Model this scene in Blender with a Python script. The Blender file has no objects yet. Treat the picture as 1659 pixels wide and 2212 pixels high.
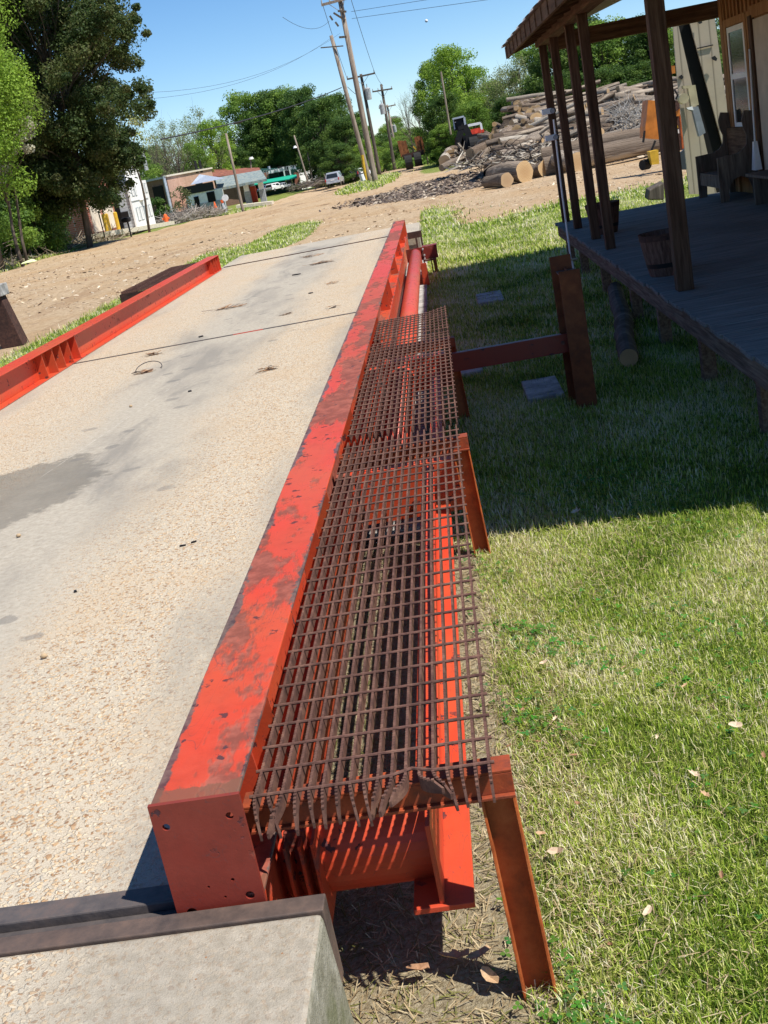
import bpy, math, random
import numpy as np
from mathutils import Vector, Matrix
random.seed(7); RNG=np.random.default_rng(7)
S=bpy.context.scene; COL=S.collection
PI=math.pi; R_=math.radians
# ------------------------------------------------------------------ camera geometry (measured from the photograph)
H=1.46; FPX=2500.0; PP=(829.5,1106.0)
def _nrm(v): v=np.array(v,float); return v/np.linalg.norm(v)
def _d(px,py): return _nrm((px-PP[0],-(py-PP[1]),-FPX))
cy=_d(925,300); _p2=_d(925-1000,300+195); cz=_nrm(np.cross(_p2,cy))
if cz[1]<0: cz=-cz
cx=np.cross(cy,cz); RW=np.array([cx,cy,cz])            # camera -> world
CAMP=np.array([0,0,H])
def ray(px,py): return RW@np.array([px-PP[0],-(py-PP[1]),-FPX])
def at(px,py,Y):
    v=ray(px,py); return CAMP+v*(Y/v[1])
def onz(px,py,z):
    v=ray(px,py); return CAMP+v*((z-H)/v[2])
def proj(P):
    P=np.atleast_2d(P); c=(P-CAMP)@RW
    return np.stack([PP[0]-FPX*c[:,0]/c[:,2],PP[1]+FPX*c[:,1]/c[:,2]],1)
# ------------------------------------------------------------------ terrain
LY=[-50,38,43,65,75,90,100,115,140,200,260,400]; LZ=[-.42,-.42,-.50,-.6,-.9,-1.13,-1.54,-1.95,-2.08,-2.6,-3,-3.4]
RY=[-50,36,40,80,100,131,160,200,260,400];       RZ=[-.42,-.42,-.45,-.65,-.8,-1.05,-1.5,-2.2,-2.8,-3.4]
def terr(x,y):
    x=np.asarray(x,float); y=np.asarray(y,float)
    l=np.interp(y,LY,LZ); r=np.interp(y,RY,RZ)
    t=np.clip((x+12)/8,0,1); t=t*t*(3-2*t)
    z=l*(1-t)+r*t
    # wooded bank left of the dirt road
    b=np.clip((-x-19.2)/6,0,1)*np.clip((y-30)/8,0,1)*np.clip((74-y)/8,0,1)
    z=z+1.3*b*b*(3-2*b)
    z=z+.03*np.sin(x*1.3+y*.7)*np.clip((y-22)/10,0,1)
    return z
def tz(x,y): return float(terr(x,y))
# ------------------------------------------------------------------ mesh builder
WLOC={}
def wl(o): return WLOC.get(o.name,Vector((0,0,0))) if o else Vector((0,0,0))
class MB:
    def __init__(s): s.v=[]; s.f=[]; s.m=[]; s.cur=0
    def mat(s,i): s.cur=i; return s
    def add(s,vs,fs):
        n=len(s.v); s.v+= [tuple(map(float,p)) for p in vs]
        for f in fs: s.f.append(tuple(i+n for i in f)); s.m.append(s.cur)
        return s
    def box(s,a,b,M=None):
        (x0,y0,z0),(x1,y1,z1)=a,b
        vs=[(x0,y0,z0),(x1,y0,z0),(x1,y1,z0),(x0,y1,z0),(x0,y0,z1),(x1,y0,z1),(x1,y1,z1),(x0,y1,z1)]
        if M is not None: vs=[tuple(M@Vector(p)) for p in vs]
        return s.add(vs,[(0,3,2,1),(4,5,6,7),(0,1,5,4),(1,2,6,5),(2,3,7,6),(3,0,4,7)])
    def cbox(s,c,d,M=None):
        a=tuple(c[i]-d[i]/2 for i in range(3)); b=tuple(c[i]+d[i]/2 for i in range(3)); return s.box(a,b,M)
    def hexa(s,lo,hi):   # two quads (4 pts each)
        return s.add(list(lo)+list(hi),[(0,3,2,1),(4,5,6,7),(0,1,5,4),(1,2,6,5),(2,3,7,6),(3,0,4,7)])
    def bar(s,p,q,w,h=None,up=(0,0,1)):
        h=h or w; p=Vector(p); q=Vector(q); d=(q-p).normalized(); u=Vector(up)
        if abs(d.dot(u))>.98: u=Vector((0,1,0))
        a=d.cross(u).normalized()*w/2; b=a.cross(d).normalized()*h/2
        return s.hexa([p-a-b,p+a-b,p+a+b,p-a+b],[q-a-b,q+a-b,q+a+b,q-a+b])
    def tube(s,pts,rad,n=10,cap=True,capmat=None):
        pts=[Vector(p) for p in pts]; k=len(pts)
        if not hasattr(rad,'__len__'): rad=[rad]*k
        base=len(s.v); prev=None
        for i,p in enumerate(pts):
            d=(pts[min(i+1,k-1)]-pts[max(i-1,0)]).normalized()
            if prev is None:
                u=Vector((0,0,1)) if abs(d.z)<.9 else Vector((1,0,0)); a=d.cross(u).normalized()
            else:
                a=(prev-d*prev.dot(d)).normalized()
            b=d.cross(a); prev=a
            for j in range(n):
                t=2*PI*j/n; s.v.append(tuple(p+(a*math.cos(t)+b*math.sin(t))*rad[i]))
        for i in range(k-1):
            for j in range(n):
                j2=(j+1)%n; s.f.append((base+i*n+j,base+i*n+j2,base+(i+1)*n+j2,base+(i+1)*n+j)); s.m.append(s.cur)
        if cap:
            cm=s.cur if capmat is None else capmat
            s.f.append(tuple(base+j for j in range(n))[::-1]); s.m.append(cm)
            s.f.append(tuple(base+(k-1)*n+j for j in range(n))); s.m.append(cm)
        return s
    def prism(s,poly,o,u,v,w):   # 2d poly in plane (o;u,v) extruded by vector w
        o,u,v,w=map(Vector,(o,u,v,w)); n=len(poly)
        lo=[o+u*a+v*b for a,b in poly]; hi=[p+w for p in lo]
        return s.add(lo+hi,[tuple(range(n))[::-1],tuple(range(n,2*n))]+[(i,(i+1)%n,n+(i+1)%n,n+i) for i in range(n)])
    def build(s,name,mat,parent=None,label=None,smooth=False,bevel=0,fixn=True):
        me=bpy.data.meshes.new(name); off=wl(parent)
        me.from_pydata([tuple(Vector(p)-off) for p in s.v],[],s.f)
        ms=mat if isinstance(mat,(list,tuple)) else [mat]
        for m in ms: me.materials.append(m)
        if len(ms)>1: me.polygons.foreach_set('material_index',s.m)
        if fixn:
            import bmesh
            bm=bmesh.new(); bm.from_mesh(me); bmesh.ops.recalc_face_normals(bm,faces=bm.faces); bm.to_mesh(me); bm.free()
        if smooth: me.polygons.foreach_set('use_smooth',[True]*len(me.polygons))
        me.update()
        o=bpy.data.objects.new(name,me); COL.objects.link(o)
        if parent: o.parent=parent
        WLOC[o.name]=off.copy()
        if bevel:
            b=o.modifiers.new('bevel','BEVEL'); b.width=bevel; b.segments=2; b.limit_method='ANGLE'
        if label: o['label']=label
        return o
def tag(o,label=None,cat=None,group=None,kind=None):
    if label: o['label']=label
    if cat: o['category']=cat
    if group: o['group']=group
    if kind: o['kind']=kind
    return o
def empty(name,loc,label=None,cat=None,group=None):
    o=bpy.data.objects.new(name,None); o.empty_display_size=.1; COL.objects.link(o)
    o.location=loc; WLOC[o.name]=Vector(loc); return tag(o,label,cat,group)
def copy_tree(o,parent=None):
    c=o.copy(); COL.objects.link(c)
    if parent: c.parent=parent
    for ch in list(o.children): copy_tree(ch,c)
    return c
def np_mesh(name,V,F,mats,cols=None,smooth=False,parent=None):
    """V (n,3), F (m,k) faces of equal size"""
    me=bpy.data.meshes.new(name); V=np.asarray(V,np.float32); F=np.asarray(F,np.int32)
    me.vertices.add(len(V)); me.vertices.foreach_set('co',V.ravel())
    k=F.shape[1]; me.loops.add(F.size); me.loops.foreach_set('vertex_index',F.ravel())
    me.polygons.add(len(F)); me.polygons.foreach_set('loop_start',np.arange(len(F),dtype=np.int32)*k)
    me.update(calc_edges=True)
    for m in (mats if isinstance(mats,(list,tuple)) else [mats]): me.materials.append(m)
    if cols is not None:
        a=me.color_attributes.new('col','FLOAT_COLOR','POINT')
        c=np.ones((len(V),4),np.float32); c[:,:cols.shape[1]]=cols; a.data.foreach_set('color',c.ravel())
    me.polygons.foreach_set('use_smooth',np.full(len(F),smooth))
    me.update()
    o=bpy.data.objects.new(name,me); COL.objects.link(o)
    if parent: o.parent=parent
    return o
# ------------------------------------------------------------------ materials
class NT:
    def __init__(s,name,rough=.7,spec=.3,metal=0):
        s.m=bpy.data.materials.new(name); s.m.use_nodes=True; s.t=s.m.node_tree; s.n=s.t.nodes; s.l=s.t.links
        s.b=s.n['Principled BSDF']; s.b.inputs['Roughness'].default_value=rough
        s.b.inputs['Specular IOR Level'].default_value=spec; s.b.inputs['Metallic'].default_value=metal
        s.tc=s.n.new('ShaderNodeTexCoord')
    def co(s,scale=(1,1,1),src='Object'):
        mp=s.n.new('ShaderNodeMapping'); mp.inputs['Scale'].default_value=scale
        s.l.new(s.tc.outputs[src],mp.inputs['Vector']); return mp.outputs[0]
    def noise(s,scale,detail=4,rough=.55,co=None,dist=0):
        n=s.n.new('ShaderNodeTexNoise'); n.inputs['Scale'].default_value=scale; n.inputs['Detail'].default_value=detail
        n.inputs['Roughness'].default_value=rough; n.inputs['Distortion'].default_value=dist
        s.l.new(co if co is not None else s.tc.outputs['Object'],n.inputs['Vector']); return n.outputs['Fac']
    def voro(s,scale,co=None,feat='F1',out='Distance',rnd=1):
        n=s.n.new('ShaderNodeTexVoronoi'); n.feature=feat; n.inputs['Scale'].default_value=scale; n.inputs['Randomness'].default_value=rnd
        s.l.new(co if co is not None else s.tc.outputs['Object'],n.inputs['Vector']); return n.outputs[out]
    def ramp(s,fac,stops,interp='LINEAR'):
        r=s.n.new('ShaderNodeValToRGB'); r.color_ramp.interpolation=interp; e=r.color_ramp.elements
        for i,(p,c) in enumerate(stops):
            if i<2: el=e[i]; el.position=p
            else: el=e.new(p)
            c=(c,c,c) if not hasattr(c,'__len__') else c
            el.color=(*c,1)
        s.l.new(fac,r.inputs[0]); return r.outputs[0]
    def val(s,x):
        n=s.n.new('ShaderNodeValue'); n.outputs[0].default_value=x; return n.outputs[0]
    def rgb(s,c):
        n=s.n.new('ShaderNodeRGB'); n.outputs[0].default_value=(*c,1); return n.outputs[0]
    def math(s,op,a,b=None,c=None,clamp=False):
        n=s.n.new('ShaderNodeMath'); n.operation=op; n.use_clamp=clamp
        for i,x in enumerate((a,b,c)):
            if x is None: continue
            if isinstance(x,(int,float)): n.inputs[i].default_value=x
            else: s.l.new(x,n.inputs[i])
        return n.outputs[0]
    def mix(s,f,a,b,mode='MIX'):
        n=s.n.new('ShaderNodeMix'); n.data_type='RGBA'; n.blend_type=mode
        if isinstance(f,(int,float)): n.inputs[0].default_value=f
        else: s.l.new(f,n.inputs[0])
        for i,x in ((6,a),(7,b)):
            if isinstance(x,tuple): n.inputs[i].default_value=(*x,1)
            else: s.l.new(x,n.inputs[i])
        return n.outputs[2]
    def sep(s,co=None):
        n=s.n.new('ShaderNodeSeparateXYZ'); s.l.new(co if co is not None else s.tc.outputs['Object'],n.inputs[0]); return n.outputs
    def world(s):
        g=s.n.new('ShaderNodeNewGeometry'); return g.outputs['Position']
    def warp(s,amt,scale):
        n=s.n.new('ShaderNodeTexNoise'); n.inputs['Scale'].default_value=scale; n.inputs['Detail'].default_value=3; s.l.new(s.tc.outputs['Object'],n.inputs['Vector'])
        a=s.n.new('ShaderNodeVectorMath'); a.operation='SUBTRACT'; a.inputs[1].default_value=(.5,.5,.5); s.l.new(n.outputs['Color'],a.inputs[0])
        b=s.n.new('ShaderNodeVectorMath'); b.operation='SCALE'; b.inputs['Scale'].default_value=amt; s.l.new(a.outputs[0],b.inputs[0])
        c=s.n.new('ShaderNodeVectorMath'); c.operation='ADD'; s.l.new(b.outputs[0],c.inputs[0]); s.l.new(s.tc.outputs['Object'],c.inputs[1]); return c.outputs[0]
    def attr(s,name='col'):
        n=s.n.new('ShaderNodeVertexColor'); n.layer_name=name; return n.outputs[0]
    def objrand(s):
        n=s.n.new('ShaderNodeObjectInfo'); return n.outputs['Random']
    def geonz(s):
        n=s.n.new('ShaderNodeNewGeometry'); x=s.n.new('ShaderNodeSeparateXYZ'); s.l.new(n.outputs['True Normal'],x.inputs[0]); return x.outputs[2]
    def smooth(s,x,a,b):
        n=s.n.new('ShaderNodeMapRange'); n.interpolation_type='SMOOTHSTEP'; n.inputs[1].default_value=a; n.inputs[2].default_value=b
        s.l.new(x,n.inputs[0]); return n.outputs[0]
    def color(s,c):
        if isinstance(c,tuple): s.b.inputs['Base Color'].default_value=(*c,1)
        else: s.l.new(c,s.b.inputs['Base Color'])
        return s
    def bump(s,h,dist=.01,strength=1):
        n=s.n.new('ShaderNodeBump'); n.inputs['Distance'].default_value=dist; n.inputs['Strength'].default_value=strength
        s.l.new(h,n.inputs['Height']); s.l.new(n.outputs[0],s.b.inputs['Normal']); return s
    def rough(s,x): s.l.new(x,s.b.inputs['Roughness']); return s
def plain(name,c,rough=.6,spec=.3,metal=0,var=.12,scale=6,bump=0):
    m=NT(name,rough,spec,metal); n=m.noise(scale,5)
    lo=tuple(x*(1-2*var) for x in c); hi=tuple(min(1,x*(1+2*var)) for x in c)
    m.color(m.ramp(n,[(.3,lo),(.7,hi)]))
    if bump: m.bump(m.noise(scale*8,3),bump)
    return m.m
M={}
def mk_concrete(name,deck=True):
    m=NT(name,.85,.15)
    x,y,z=m.sep(m.world())
    wp=m.warp(.028,55); pv=m.voro(80,co=wp,out='Color'); pd=m.voro(80,co=wp,out='Distance'); sx=m.n.new('ShaderNodeSeparateColor'); m.l.new(pv,sx.inputs[0])
    peb=m.ramp(sx.outputs[0],[(0,(.24,.12,.055)),(.18,(.40,.23,.11)),(.36,(.54,.37,.21)),(.60,(.62,.48,.31)),(.85,(.68,.58,.43)),(1,(.44,.40,.33))])
    pm=m.smooth(pd,.66,.34)
    fine=m.noise(260,3); mort=m.ramp(fine,[(.3,(.36,.295,.215)),(.7,(.61,.54,.425))])
    # density of exposed stones
    den=m.smooth(m.noise(2.2,5,.65),.30,.60)
    sel=m.math('GREATER_THAN',sx.outputs[1],.22)
    pmask=m.math('MULTIPLY',pm,sel)
    expo=m.mix(m.math('MULTIPLY',pmask,.9),mort,peb)
    big=m.noise(1.1,5,.6); expo=m.mix(m.smooth(big,.48,.68),expo,m.mix(.35,expo,(.50,.36,.22)))
    # smooth worn surface
    sm=m.ramp(m.noise(30,6,.7),[(.3,(.31,.275,.22)),(.7,(.46,.415,.34))] if deck else [(.3,(.20,.175,.135)),(.7,(.40,.36,.295))])
    sm=m.mix(m.smooth(m.noise(1.3,5,.65,co=m.co((1,.35,1))),.42,.62),sm,m.mix(.6,sm,(.24,.22,.19)))
    wob=m.math('MULTIPLY',m.math('SUBTRACT',m.noise(.9,5,.6,co=m.co((1,.4,1))),  .5),.85)
    xx=m.math('ADD',x,wob)
    if deck:
        c1=m.math('ABSOLUTE',m.math('ADD',xx,2.25)); band=m.math('MULTIPLY',m.smooth(c1,.80,.25),.95)
        c2=m.smooth(xx,-1.15,-.85); c3=m.smooth(xx,-3.6,-3.85)
        band=m.math('MAXIMUM',band,m.math('MAXIMUM',m.math('MULTIPLY',c2,.7),m.math('MULTIPLY',c3,.7)))
    else:
        band=m.math('MULTIPLY',m.smooth(xx,-1.35,-.8),.82)
    band=m.math('MAXIMUM',band,m.math('MULTIPLY',m.smooth(m.noise(1.4,4),.6,.72),.25))
    col=m.mix(band,expo,sm)
    if deck:
        # oil stain and drips
        def spot(cx_,cy_,rx,ry):
            dx=m.math('DIVIDE',m.math('SUBTRACT',x,cx_),rx); dy=m.math('DIVIDE',m.math('SUBTRACT',y,cy_),ry)
            r=m.math('SQRT',m.math('ADD',m.math('MULTIPLY',dx,dx),m.math('MULTIPLY',dy,dy)))
            r=m.math('ADD',r,m.math('MULTIPLY',m.math('SUBTRACT',m.noise(5,5,.7),.5),1.1)); return m.smooth(r,1.0,.82)
        st=m.math('MAXIMUM',spot(-2.62,6.25,.5,.75),spot(-2.75,5.5,.35,.3))
        st=m.math('MULTIPLY',st,m.math('ADD',.55,m.math('MULTIPLY',m.noise(4,4,.6),.6)))
        col=m.mix(m.math('MULTIPLY',st,.85),col,(.16,.145,.12))
        dr=m.voro(3.6,co=m.co((.8,1,1)),out='Distance'); dr=m.smooth(m.math('ADD',dr,m.math('MULTIPLY',m.noise(9,4,.7),.35)),.36,.31)
        dr=m.math('MULTIPLY',dr,m.smooth(m.math('ABSOLUTE',m.math('ADD',x,2.15)),.75,.4))
        col=m.mix(m.math('MULTIPLY',dr,.55),col,(.17,.16,.145)); gs=m.smooth(m.noise(1.7,6,.7,co=m.co((1.2,.3,1)),dist=.5),.50,.60); col=m.mix(m.math('MULTIPLY',m.math('MULTIPLY',gs,band),.35),col,(.15,.145,.135)); cr=m.math('ABSOLUTE',m.math('ADD',m.math('ADD',x,2.43),m.math('ADD',m.math('MULTIPLY',m.math('SUBTRACT',y,7.6),-.12),m.math('MULTIPLY',m.noise(1.5,3),.03)))); cm=m.math('MULTIPLY',m.smooth(cr,.007,.003),m.math('MULTIPLY',m.smooth(y,6.4,6.7),m.smooth(y,9.6,9.0))); col=m.mix(m.math('MULTIPLY',m.math('MULTIPLY',cm,m.smooth(m.noise(12,4,.7),.42,.6)),.35),col,(.62,.58,.5))
    else:
        col=m.mix(m.smooth(m.noise(60,4,.7),.58,.70),col,(.24,.20,.15))
    pits=m.smooth(m.noise(60,2,.5,dist=.6),.36,.30); 
    col=m.mix(m.math('MULTIPLY',pits,m.math('SUBTRACT',1.0,m.math('MULTIPLY',band,.8))),col,(.30,.19,.11))
    col=m.mix(m.smooth(m.voro(16,out='Distance'),.05,.03),col,(.30,.15,.07))
    m.color(col)
    h=m.math('ADD',m.math('MULTIPLY',pmask,m.math('SUBTRACT',1.0,band)),m.math('MULTIPLY',fine,.7)); m.bump(h,.0028)
    return m.m
M['deck']=mk_concrete('deck_concrete'); M['slab']=mk_concrete('slab_concrete',False)
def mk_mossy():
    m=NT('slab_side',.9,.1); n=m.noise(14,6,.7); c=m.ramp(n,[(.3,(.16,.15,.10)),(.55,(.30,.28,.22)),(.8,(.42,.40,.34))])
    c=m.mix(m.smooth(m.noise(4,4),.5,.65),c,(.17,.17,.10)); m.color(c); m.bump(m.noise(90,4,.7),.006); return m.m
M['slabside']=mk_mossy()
def mk_red(name,base=(.72,.052,.026),wear=.5,rust=(.15,.055,.038),edge=False):
    m=NT(name,.5,.32); 
    cs=m.co((1,.35,1)); n1=m.noise(2.6,6,.68,co=cs); n2=m.noise(17,5,.7); n3=m.noise(5,5,.6,dist=.8)
    c=m.mix(m.smooth(m.noise(1.6,4),.35,.7),base,(base[0]*.90,base[1]*1.5,base[2]*1.4))
    c=m.mix(m.math('MULTIPLY',m.smooth(n2,.5,.75),.35),c,(base[0]*.55,base[1]*.8,base[2]*.9))
    rm=m.math('MAXIMUM',m.smooth(n1,1-wear+.02,1-wear+.07),m.math('MULTIPLY',m.smooth(m.noise(.8,6,.72,co=cs),.50,.60),0.25 if wear>.5 else .12))           # dull brown bare patches
    rm=m.math('MULTIPLY',rm,.85)
    c=m.mix(rm,c,m.mix(m.smooth(n2,.35,.6),(rust[0]*1.9,rust[1]*1.8,rust[2]*1.8),rust))
    if edge:
        wx,wy,wz=m.sep(m.world()); d=m.math('ABSOLUTE',m.math('ADD',wx,.705)); d=m.math('ADD',d,m.math('MULTIPLY',m.math('SUBTRACT',m.noise(3.5,7,.75,co=m.co((1,.5,1))),.5),.16))
        lft=m.math('ADD',.0,m.math('MULTIPLY',m.smooth(wx,-.70,-.78),.016)); em=m.smooth(m.math('ADD',d,lft),.094,.100)
        c=m.mix(m.math('MULTIPLY',em,.9),c,m.mix(m.smooth(n2,.4,.65),(.13,.10,.085),(.05,.035,.04)))
        fr=m.smooth(m.math('ADD',m.math('SUBTRACT',wy,2.10),m.math('MULTIPLY',m.noise(16,5,.7),-.11)),.0,-.006); c=m.mix(m.math('MULTIPLY',fr,.8),c,(.17,.075,.045))
    # dark chips, elongated
    v=m.voro(15,co=m.warp(.08,22),out='Distance'); ch=m.smooth(m.math('ADD',v,m.math('MULTIPLY',m.noise(55,5,.7),.8)),.60,.575)
    ch=m.math('MULTIPLY',ch,m.smooth(n3,.46,.54)); 
    c=m.mix(m.math('MULTIPLY',ch,.9),c,(.055,.028,.035))
    sc=m.noise(3.2,2,.5,co=m.co((3,.5,3)),dist=2.2); scr=m.smooth(m.math('ABSOLUTE',m.math('SUBTRACT',sc,.5)),.0035,.001)
    c=m.mix(m.math('MULTIPLY',scr,.5),c,(.10,.05,.05))
    m.color(c); m.rough(m.math('ADD',.42,m.math('MULTIPLY',m.math('MAXIMUM',rm,ch),.35)))
    m.bump(m.math('SUBTRACT',m.math('MULTIPLY',m.noise(120,3),.25),m.math('MAXIMUM',rm,ch)),.0015); return m.m
M['red']=mk_red('red_paint',(.57,.055,.022),wear=.37); M['redside']=mk_red('red_paint_side',(.52,.055,.022),wear=.44); M['redworn']=mk_red('red_paint_worn',(.57,.054,.021),wear=.545,edge=True)
M['redpink']=mk_red('red_paint_pipe',(.58,.062,.030),wear=.30)
M['reddull']=mk_red('red_paint_dull',(.22,.028,.018),wear=.42)  # the beam red at a much darker, duller base
def mk_rust(name,a,b,c3,rough=.85,sc=24):
    m=NT(name,rough,.25); n=m.noise(sc,6,.7); n2=m.noise(3.5,4)
    c=m.ramp(n,[(.3,a),(.5,b),(.72,c3)]); c=m.mix(m.smooth(n2,.4,.7),c,m.mix(.5,c,a)); m.color(c); m.bump(m.noise(sc*7,3),.0012); return m.m
M['rust']=mk_rust('rusty_grating_steel',(.055,.028,.022),(.135,.066,.050),(.24,.13,.09))
M['rustorange']=mk_rust('rust_orange_paint',(.20,.05,.016),(.44,.10,.024),(.56,.17,.05),.6,9)
M['bracket']=mk_rust('flaking_bracket_paint',(.045,.03,.025),(.30,.058,.022),(.54,.11,.03),.55,7)
M['rustdark']=mk_rust('dark_brown_steel',(.03,.018,.015),(.07,.035,.028),(.12,.06,.04))
M['steel']=mk_rust('worn_edge_steel',(.055,.05,.052),(.10,.085,.08),(.16,.11,.09),.5,10)
M['black']=plain('black_paint',(.012,.012,.013),.6)
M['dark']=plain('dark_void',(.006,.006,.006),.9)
def mk_wood(name,a,b,scale=(18,18,1.2),rough=.85,knots=True,bump=.003):
    m=NT(name,rough,.15); co=m.co(scale); n=m.noise(2.0,6,.65,co=co,dist=.4); n2=m.noise(1.2,3)
    c=m.ramp(n,[(.28,tuple(x*.45 for x in a)),(.45,a),(.7,b)]); c=m.mix(m.math('MULTIPLY',m.smooth(n2,.45,.7),.4),c,tuple(x*.6 for x in a))
    m.color(c); m.bump(n,bump); return m.m
M['post']=mk_wood('weathered_post_wood',(.085,.045,.028),(.165,.10,.065))
M['beamw']=mk_wood('porch_beam_wood',(.10,.055,.03),(.20,.12,.07),(1.2,1.2,14))
M['beamy']=mk_wood('porch_eave_wood',(.10,.055,.03),(.20,.12,.07),(14,1.0,14))
M['boards']=mk_wood('grey_deck_boards',(.17,.165,.155),(.30,.295,.28),(1.0,22,22))
M['fascia']=mk_wood('grey_brown_fascia',(.15,.10,.07),(.30,.23,.17),(20,1.2,20))
M['siding']=mk_wood('brown_batten_siding',(.30,.15,.06),(.45,.26,.12),(16,16,1))
M['ceil']=mk_wood('porch_ceiling',(.42,.36,.28),(.6,.53,.42),(2,14,2))
M['oldwood']=mk_wood('old_grey_bench_wood',(.13,.10,.08),(.24,.19,.15),(16,16,1.6))
def mk_corr():
    m=NT('corrugated_roof_steel',.5,.5,.3); c=m.ramp(m.noise(3,5,.7),[(.3,(.20,.12,.08)),(.5,(.42,.40,.38)),(.75,(.62,.60,.58))]); m.color(c); return m.m
M['roofm']=mk_corr()
def mk_leafmat(name,trans=.45):
    m=NT(name,.55,.25); c=m.attr(); m.color(c)
    t=m.n.new('ShaderNodeBsdfTranslucent'); m.l.new(c,t.inputs[0]); mx=m.n.new('ShaderNodeMixShader'); mx.inputs[0].default_value=trans
    out=m.n['Material Output']; m.l.new(m.b.outputs[0],mx.inputs[1]); m.l.new(t.outputs[0],mx.inputs[2]); m.l.new(mx.outputs[0],out.inputs[0]); return m.m
M['leaf']=mk_leafmat('foliage_leaf'); M['grass']=mk_leafmat('grass_blade',.35); M['dry']=mk_leafmat('dry_leaf',.2)
M['bark']=mk_wood('tree_bark',(.10,.08,.06),(.22,.18,.15),(3,3,.6),.95)
def mk_logbark():
    m=NT('log_bark',.9,.15); r=m.objrand()
    base=m.ramp(r,[(0,(.12,.09,.07)),(.25,(.25,.19,.14)),(.5,(.38,.32,.26)),(.75,(.18,.135,.10)),(1,(.52,.46,.38))])
    n=m.noise(3,6,.7,co=m.co((1.3,5,5))); c=m.mix(m.smooth(n,.6,.35),base,m.mix(.65,base,(.05,.035,.025)))
    pl=m.smooth(m.noise(1.1,4,.6),.56,.62); c=m.mix(pl,c,m.mix(.6,base,(.58,.48,.36))); m.color(c); m.bump(n,.03); return m.m
M['logbark']=mk_logbark()
def mk_logend():
    m=NT('log_cut_end',.8,.15); x,y,z=m.sep()
    r=m.math('SQRT',m.math('ADD',m.math('MULTIPLY',y,y),m.math('MULTIPLY',z,z)))
    w=m.math('SINE',m.math('ADD',m.math('MULTIPLY',r,95),m.math('MULTIPLY',m.noise(3,3),7)))
    c=m.ramp(m.math('ADD',.5,m.math('MULTIPLY',w,.5)),[(0,(.42,.27,.13)),(1,(.62,.44,.24))])
    c=m.mix(m.smooth(r,.55,.1),c,m.mix(.5,c,(.35,.20,.09))); c=m.mix(m.math('MULTIPLY',m.smooth(m.objrand(),.3,.9),.45),c,(.30,.22,.15)); m.color(c); return m.m
M['logend']=mk_logend()
def mk_ground():
    m=NT('ground_surface',.95,.08); a=m.n.new('ShaderNodeSeparateColor'); m.l.new(m.attr(),a.inputs[0])
    def edge(i,w,sc): return m.smooth(m.math('ADD',a.outputs[i],m.math('MULTIPLY',m.math('SUBTRACT',m.noise(sc,6,.7),.5),w)),.42,.60)
    x,y,z=m.sep()
    n=m.noise(7,7,.72); nb=m.noise(.35,5,.6)
    dirt=m.ramp(n,[(.25,(.28,.185,.105)),(.45,(.45,.325,.20)),(.6,(.56,.43,.285)),(.8,(.68,.57,.42))])
    dirt=m.mix(m.smooth(nb,.42,.66),dirt,m.mix(.5,dirt,(.44,.28,.14)))
    tr=m.noise(1.1,6,.7,co=m.co((.9,.16,1)),dist=.6); dirt=m.mix(m.math('MULTIPLY',m.smooth(tr,.54,.64),.5),dirt,(.33,.21,.12))
    dirt=m.mix(m.math('MULTIPLY',m.smooth(m.noise(1.6,6,.75),.57,.63),.45),dirt,(.22,.15,.10))
    dirt=m.mix(m.smooth(m.noise(38,4,.7),.68,.76),dirt,(.72,.64,.52))
    gr=m.ramp(m.noise(9,7,.75),[(.28,(.06,.085,.018)),(.45,(.14,.19,.035)),(.58,(.24,.27,.07)),(.75,(.42,.37,.17))])
    gr=m.mix(m.smooth(m.noise(1.2,4),.5,.68),gr,m.mix(.45,gr,(.36,.30,.14)))
    mul=m.ramp(m.noise(5,8,.8),[(.30,(.035,.026,.020)),(.46,(.11,.08,.06)),(.6,(.21,.155,.12)),(.75,(.42,.33,.25))])
    straw=m.ramp(m.noise(55,6,.8),[(.28,(.16,.12,.06)),(.45,(.38,.31,.19)),(.62,(.52,.45,.31)),(.78,(.64,.58,.44))])
    c=m.mix(edge(0,1.0,1.6),dirt,gr); c=m.mix(edge(1,.9,1.0),c,mul); c=m.mix(edge(2,.5,6),c,straw)
    m.color(c); m.bump(m.math('ADD',m.noise(16,7,.75),m.math('MULTIPLY',m.noise(70,3),.3)),.05); return m.m
M['ground']=mk_ground()
def mk_brick(name,a,b,mo,sc):
    m=NT(name,.85,.15); bt=m.n.new('ShaderNodeTexBrick'); bt.inputs['Scale'].default_value=1
    bt.inputs['Color1'].default_value=(*a,1); bt.inputs['Color2'].default_value=(*b,1); bt.inputs['Mortar'].default_value=(*mo,1)
    bt.inputs['Brick Width'].default_value=.4; bt.inputs['Row Height'].default_value=.13; bt.inputs['Mortar Size'].default_value=.012
    x,y,z=m.sep(); cb=m.n.new('ShaderNodeCombineXYZ'); m.l.new(m.math('ADD',x,y),cb.inputs[0]); m.l.new(z,cb.inputs[1]); m.l.new(cb.outputs[0],bt.inputs[0])
    c=m.mix(m.math('MULTIPLY',m.smooth(m.noise(.8,5,.7),.45,.7),.4),bt.outputs[0],tuple(x*.6 for x in a)); m.color(c); return m.m
M['brickred']=mk_brick('red_brick',(.34,.10,.06),(.42,.14,.09),(.4,.33,.28),1)
M['brickdark']=mk_brick('dark_brown_brick',(.15,.085,.06),(.21,.12,.085),(.2,.15,.12),1)
M['bricktan']=mk_brick('tan_brick',(.44,.25,.17),(.52,.31,.22),(.5,.38,.3),1)
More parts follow.
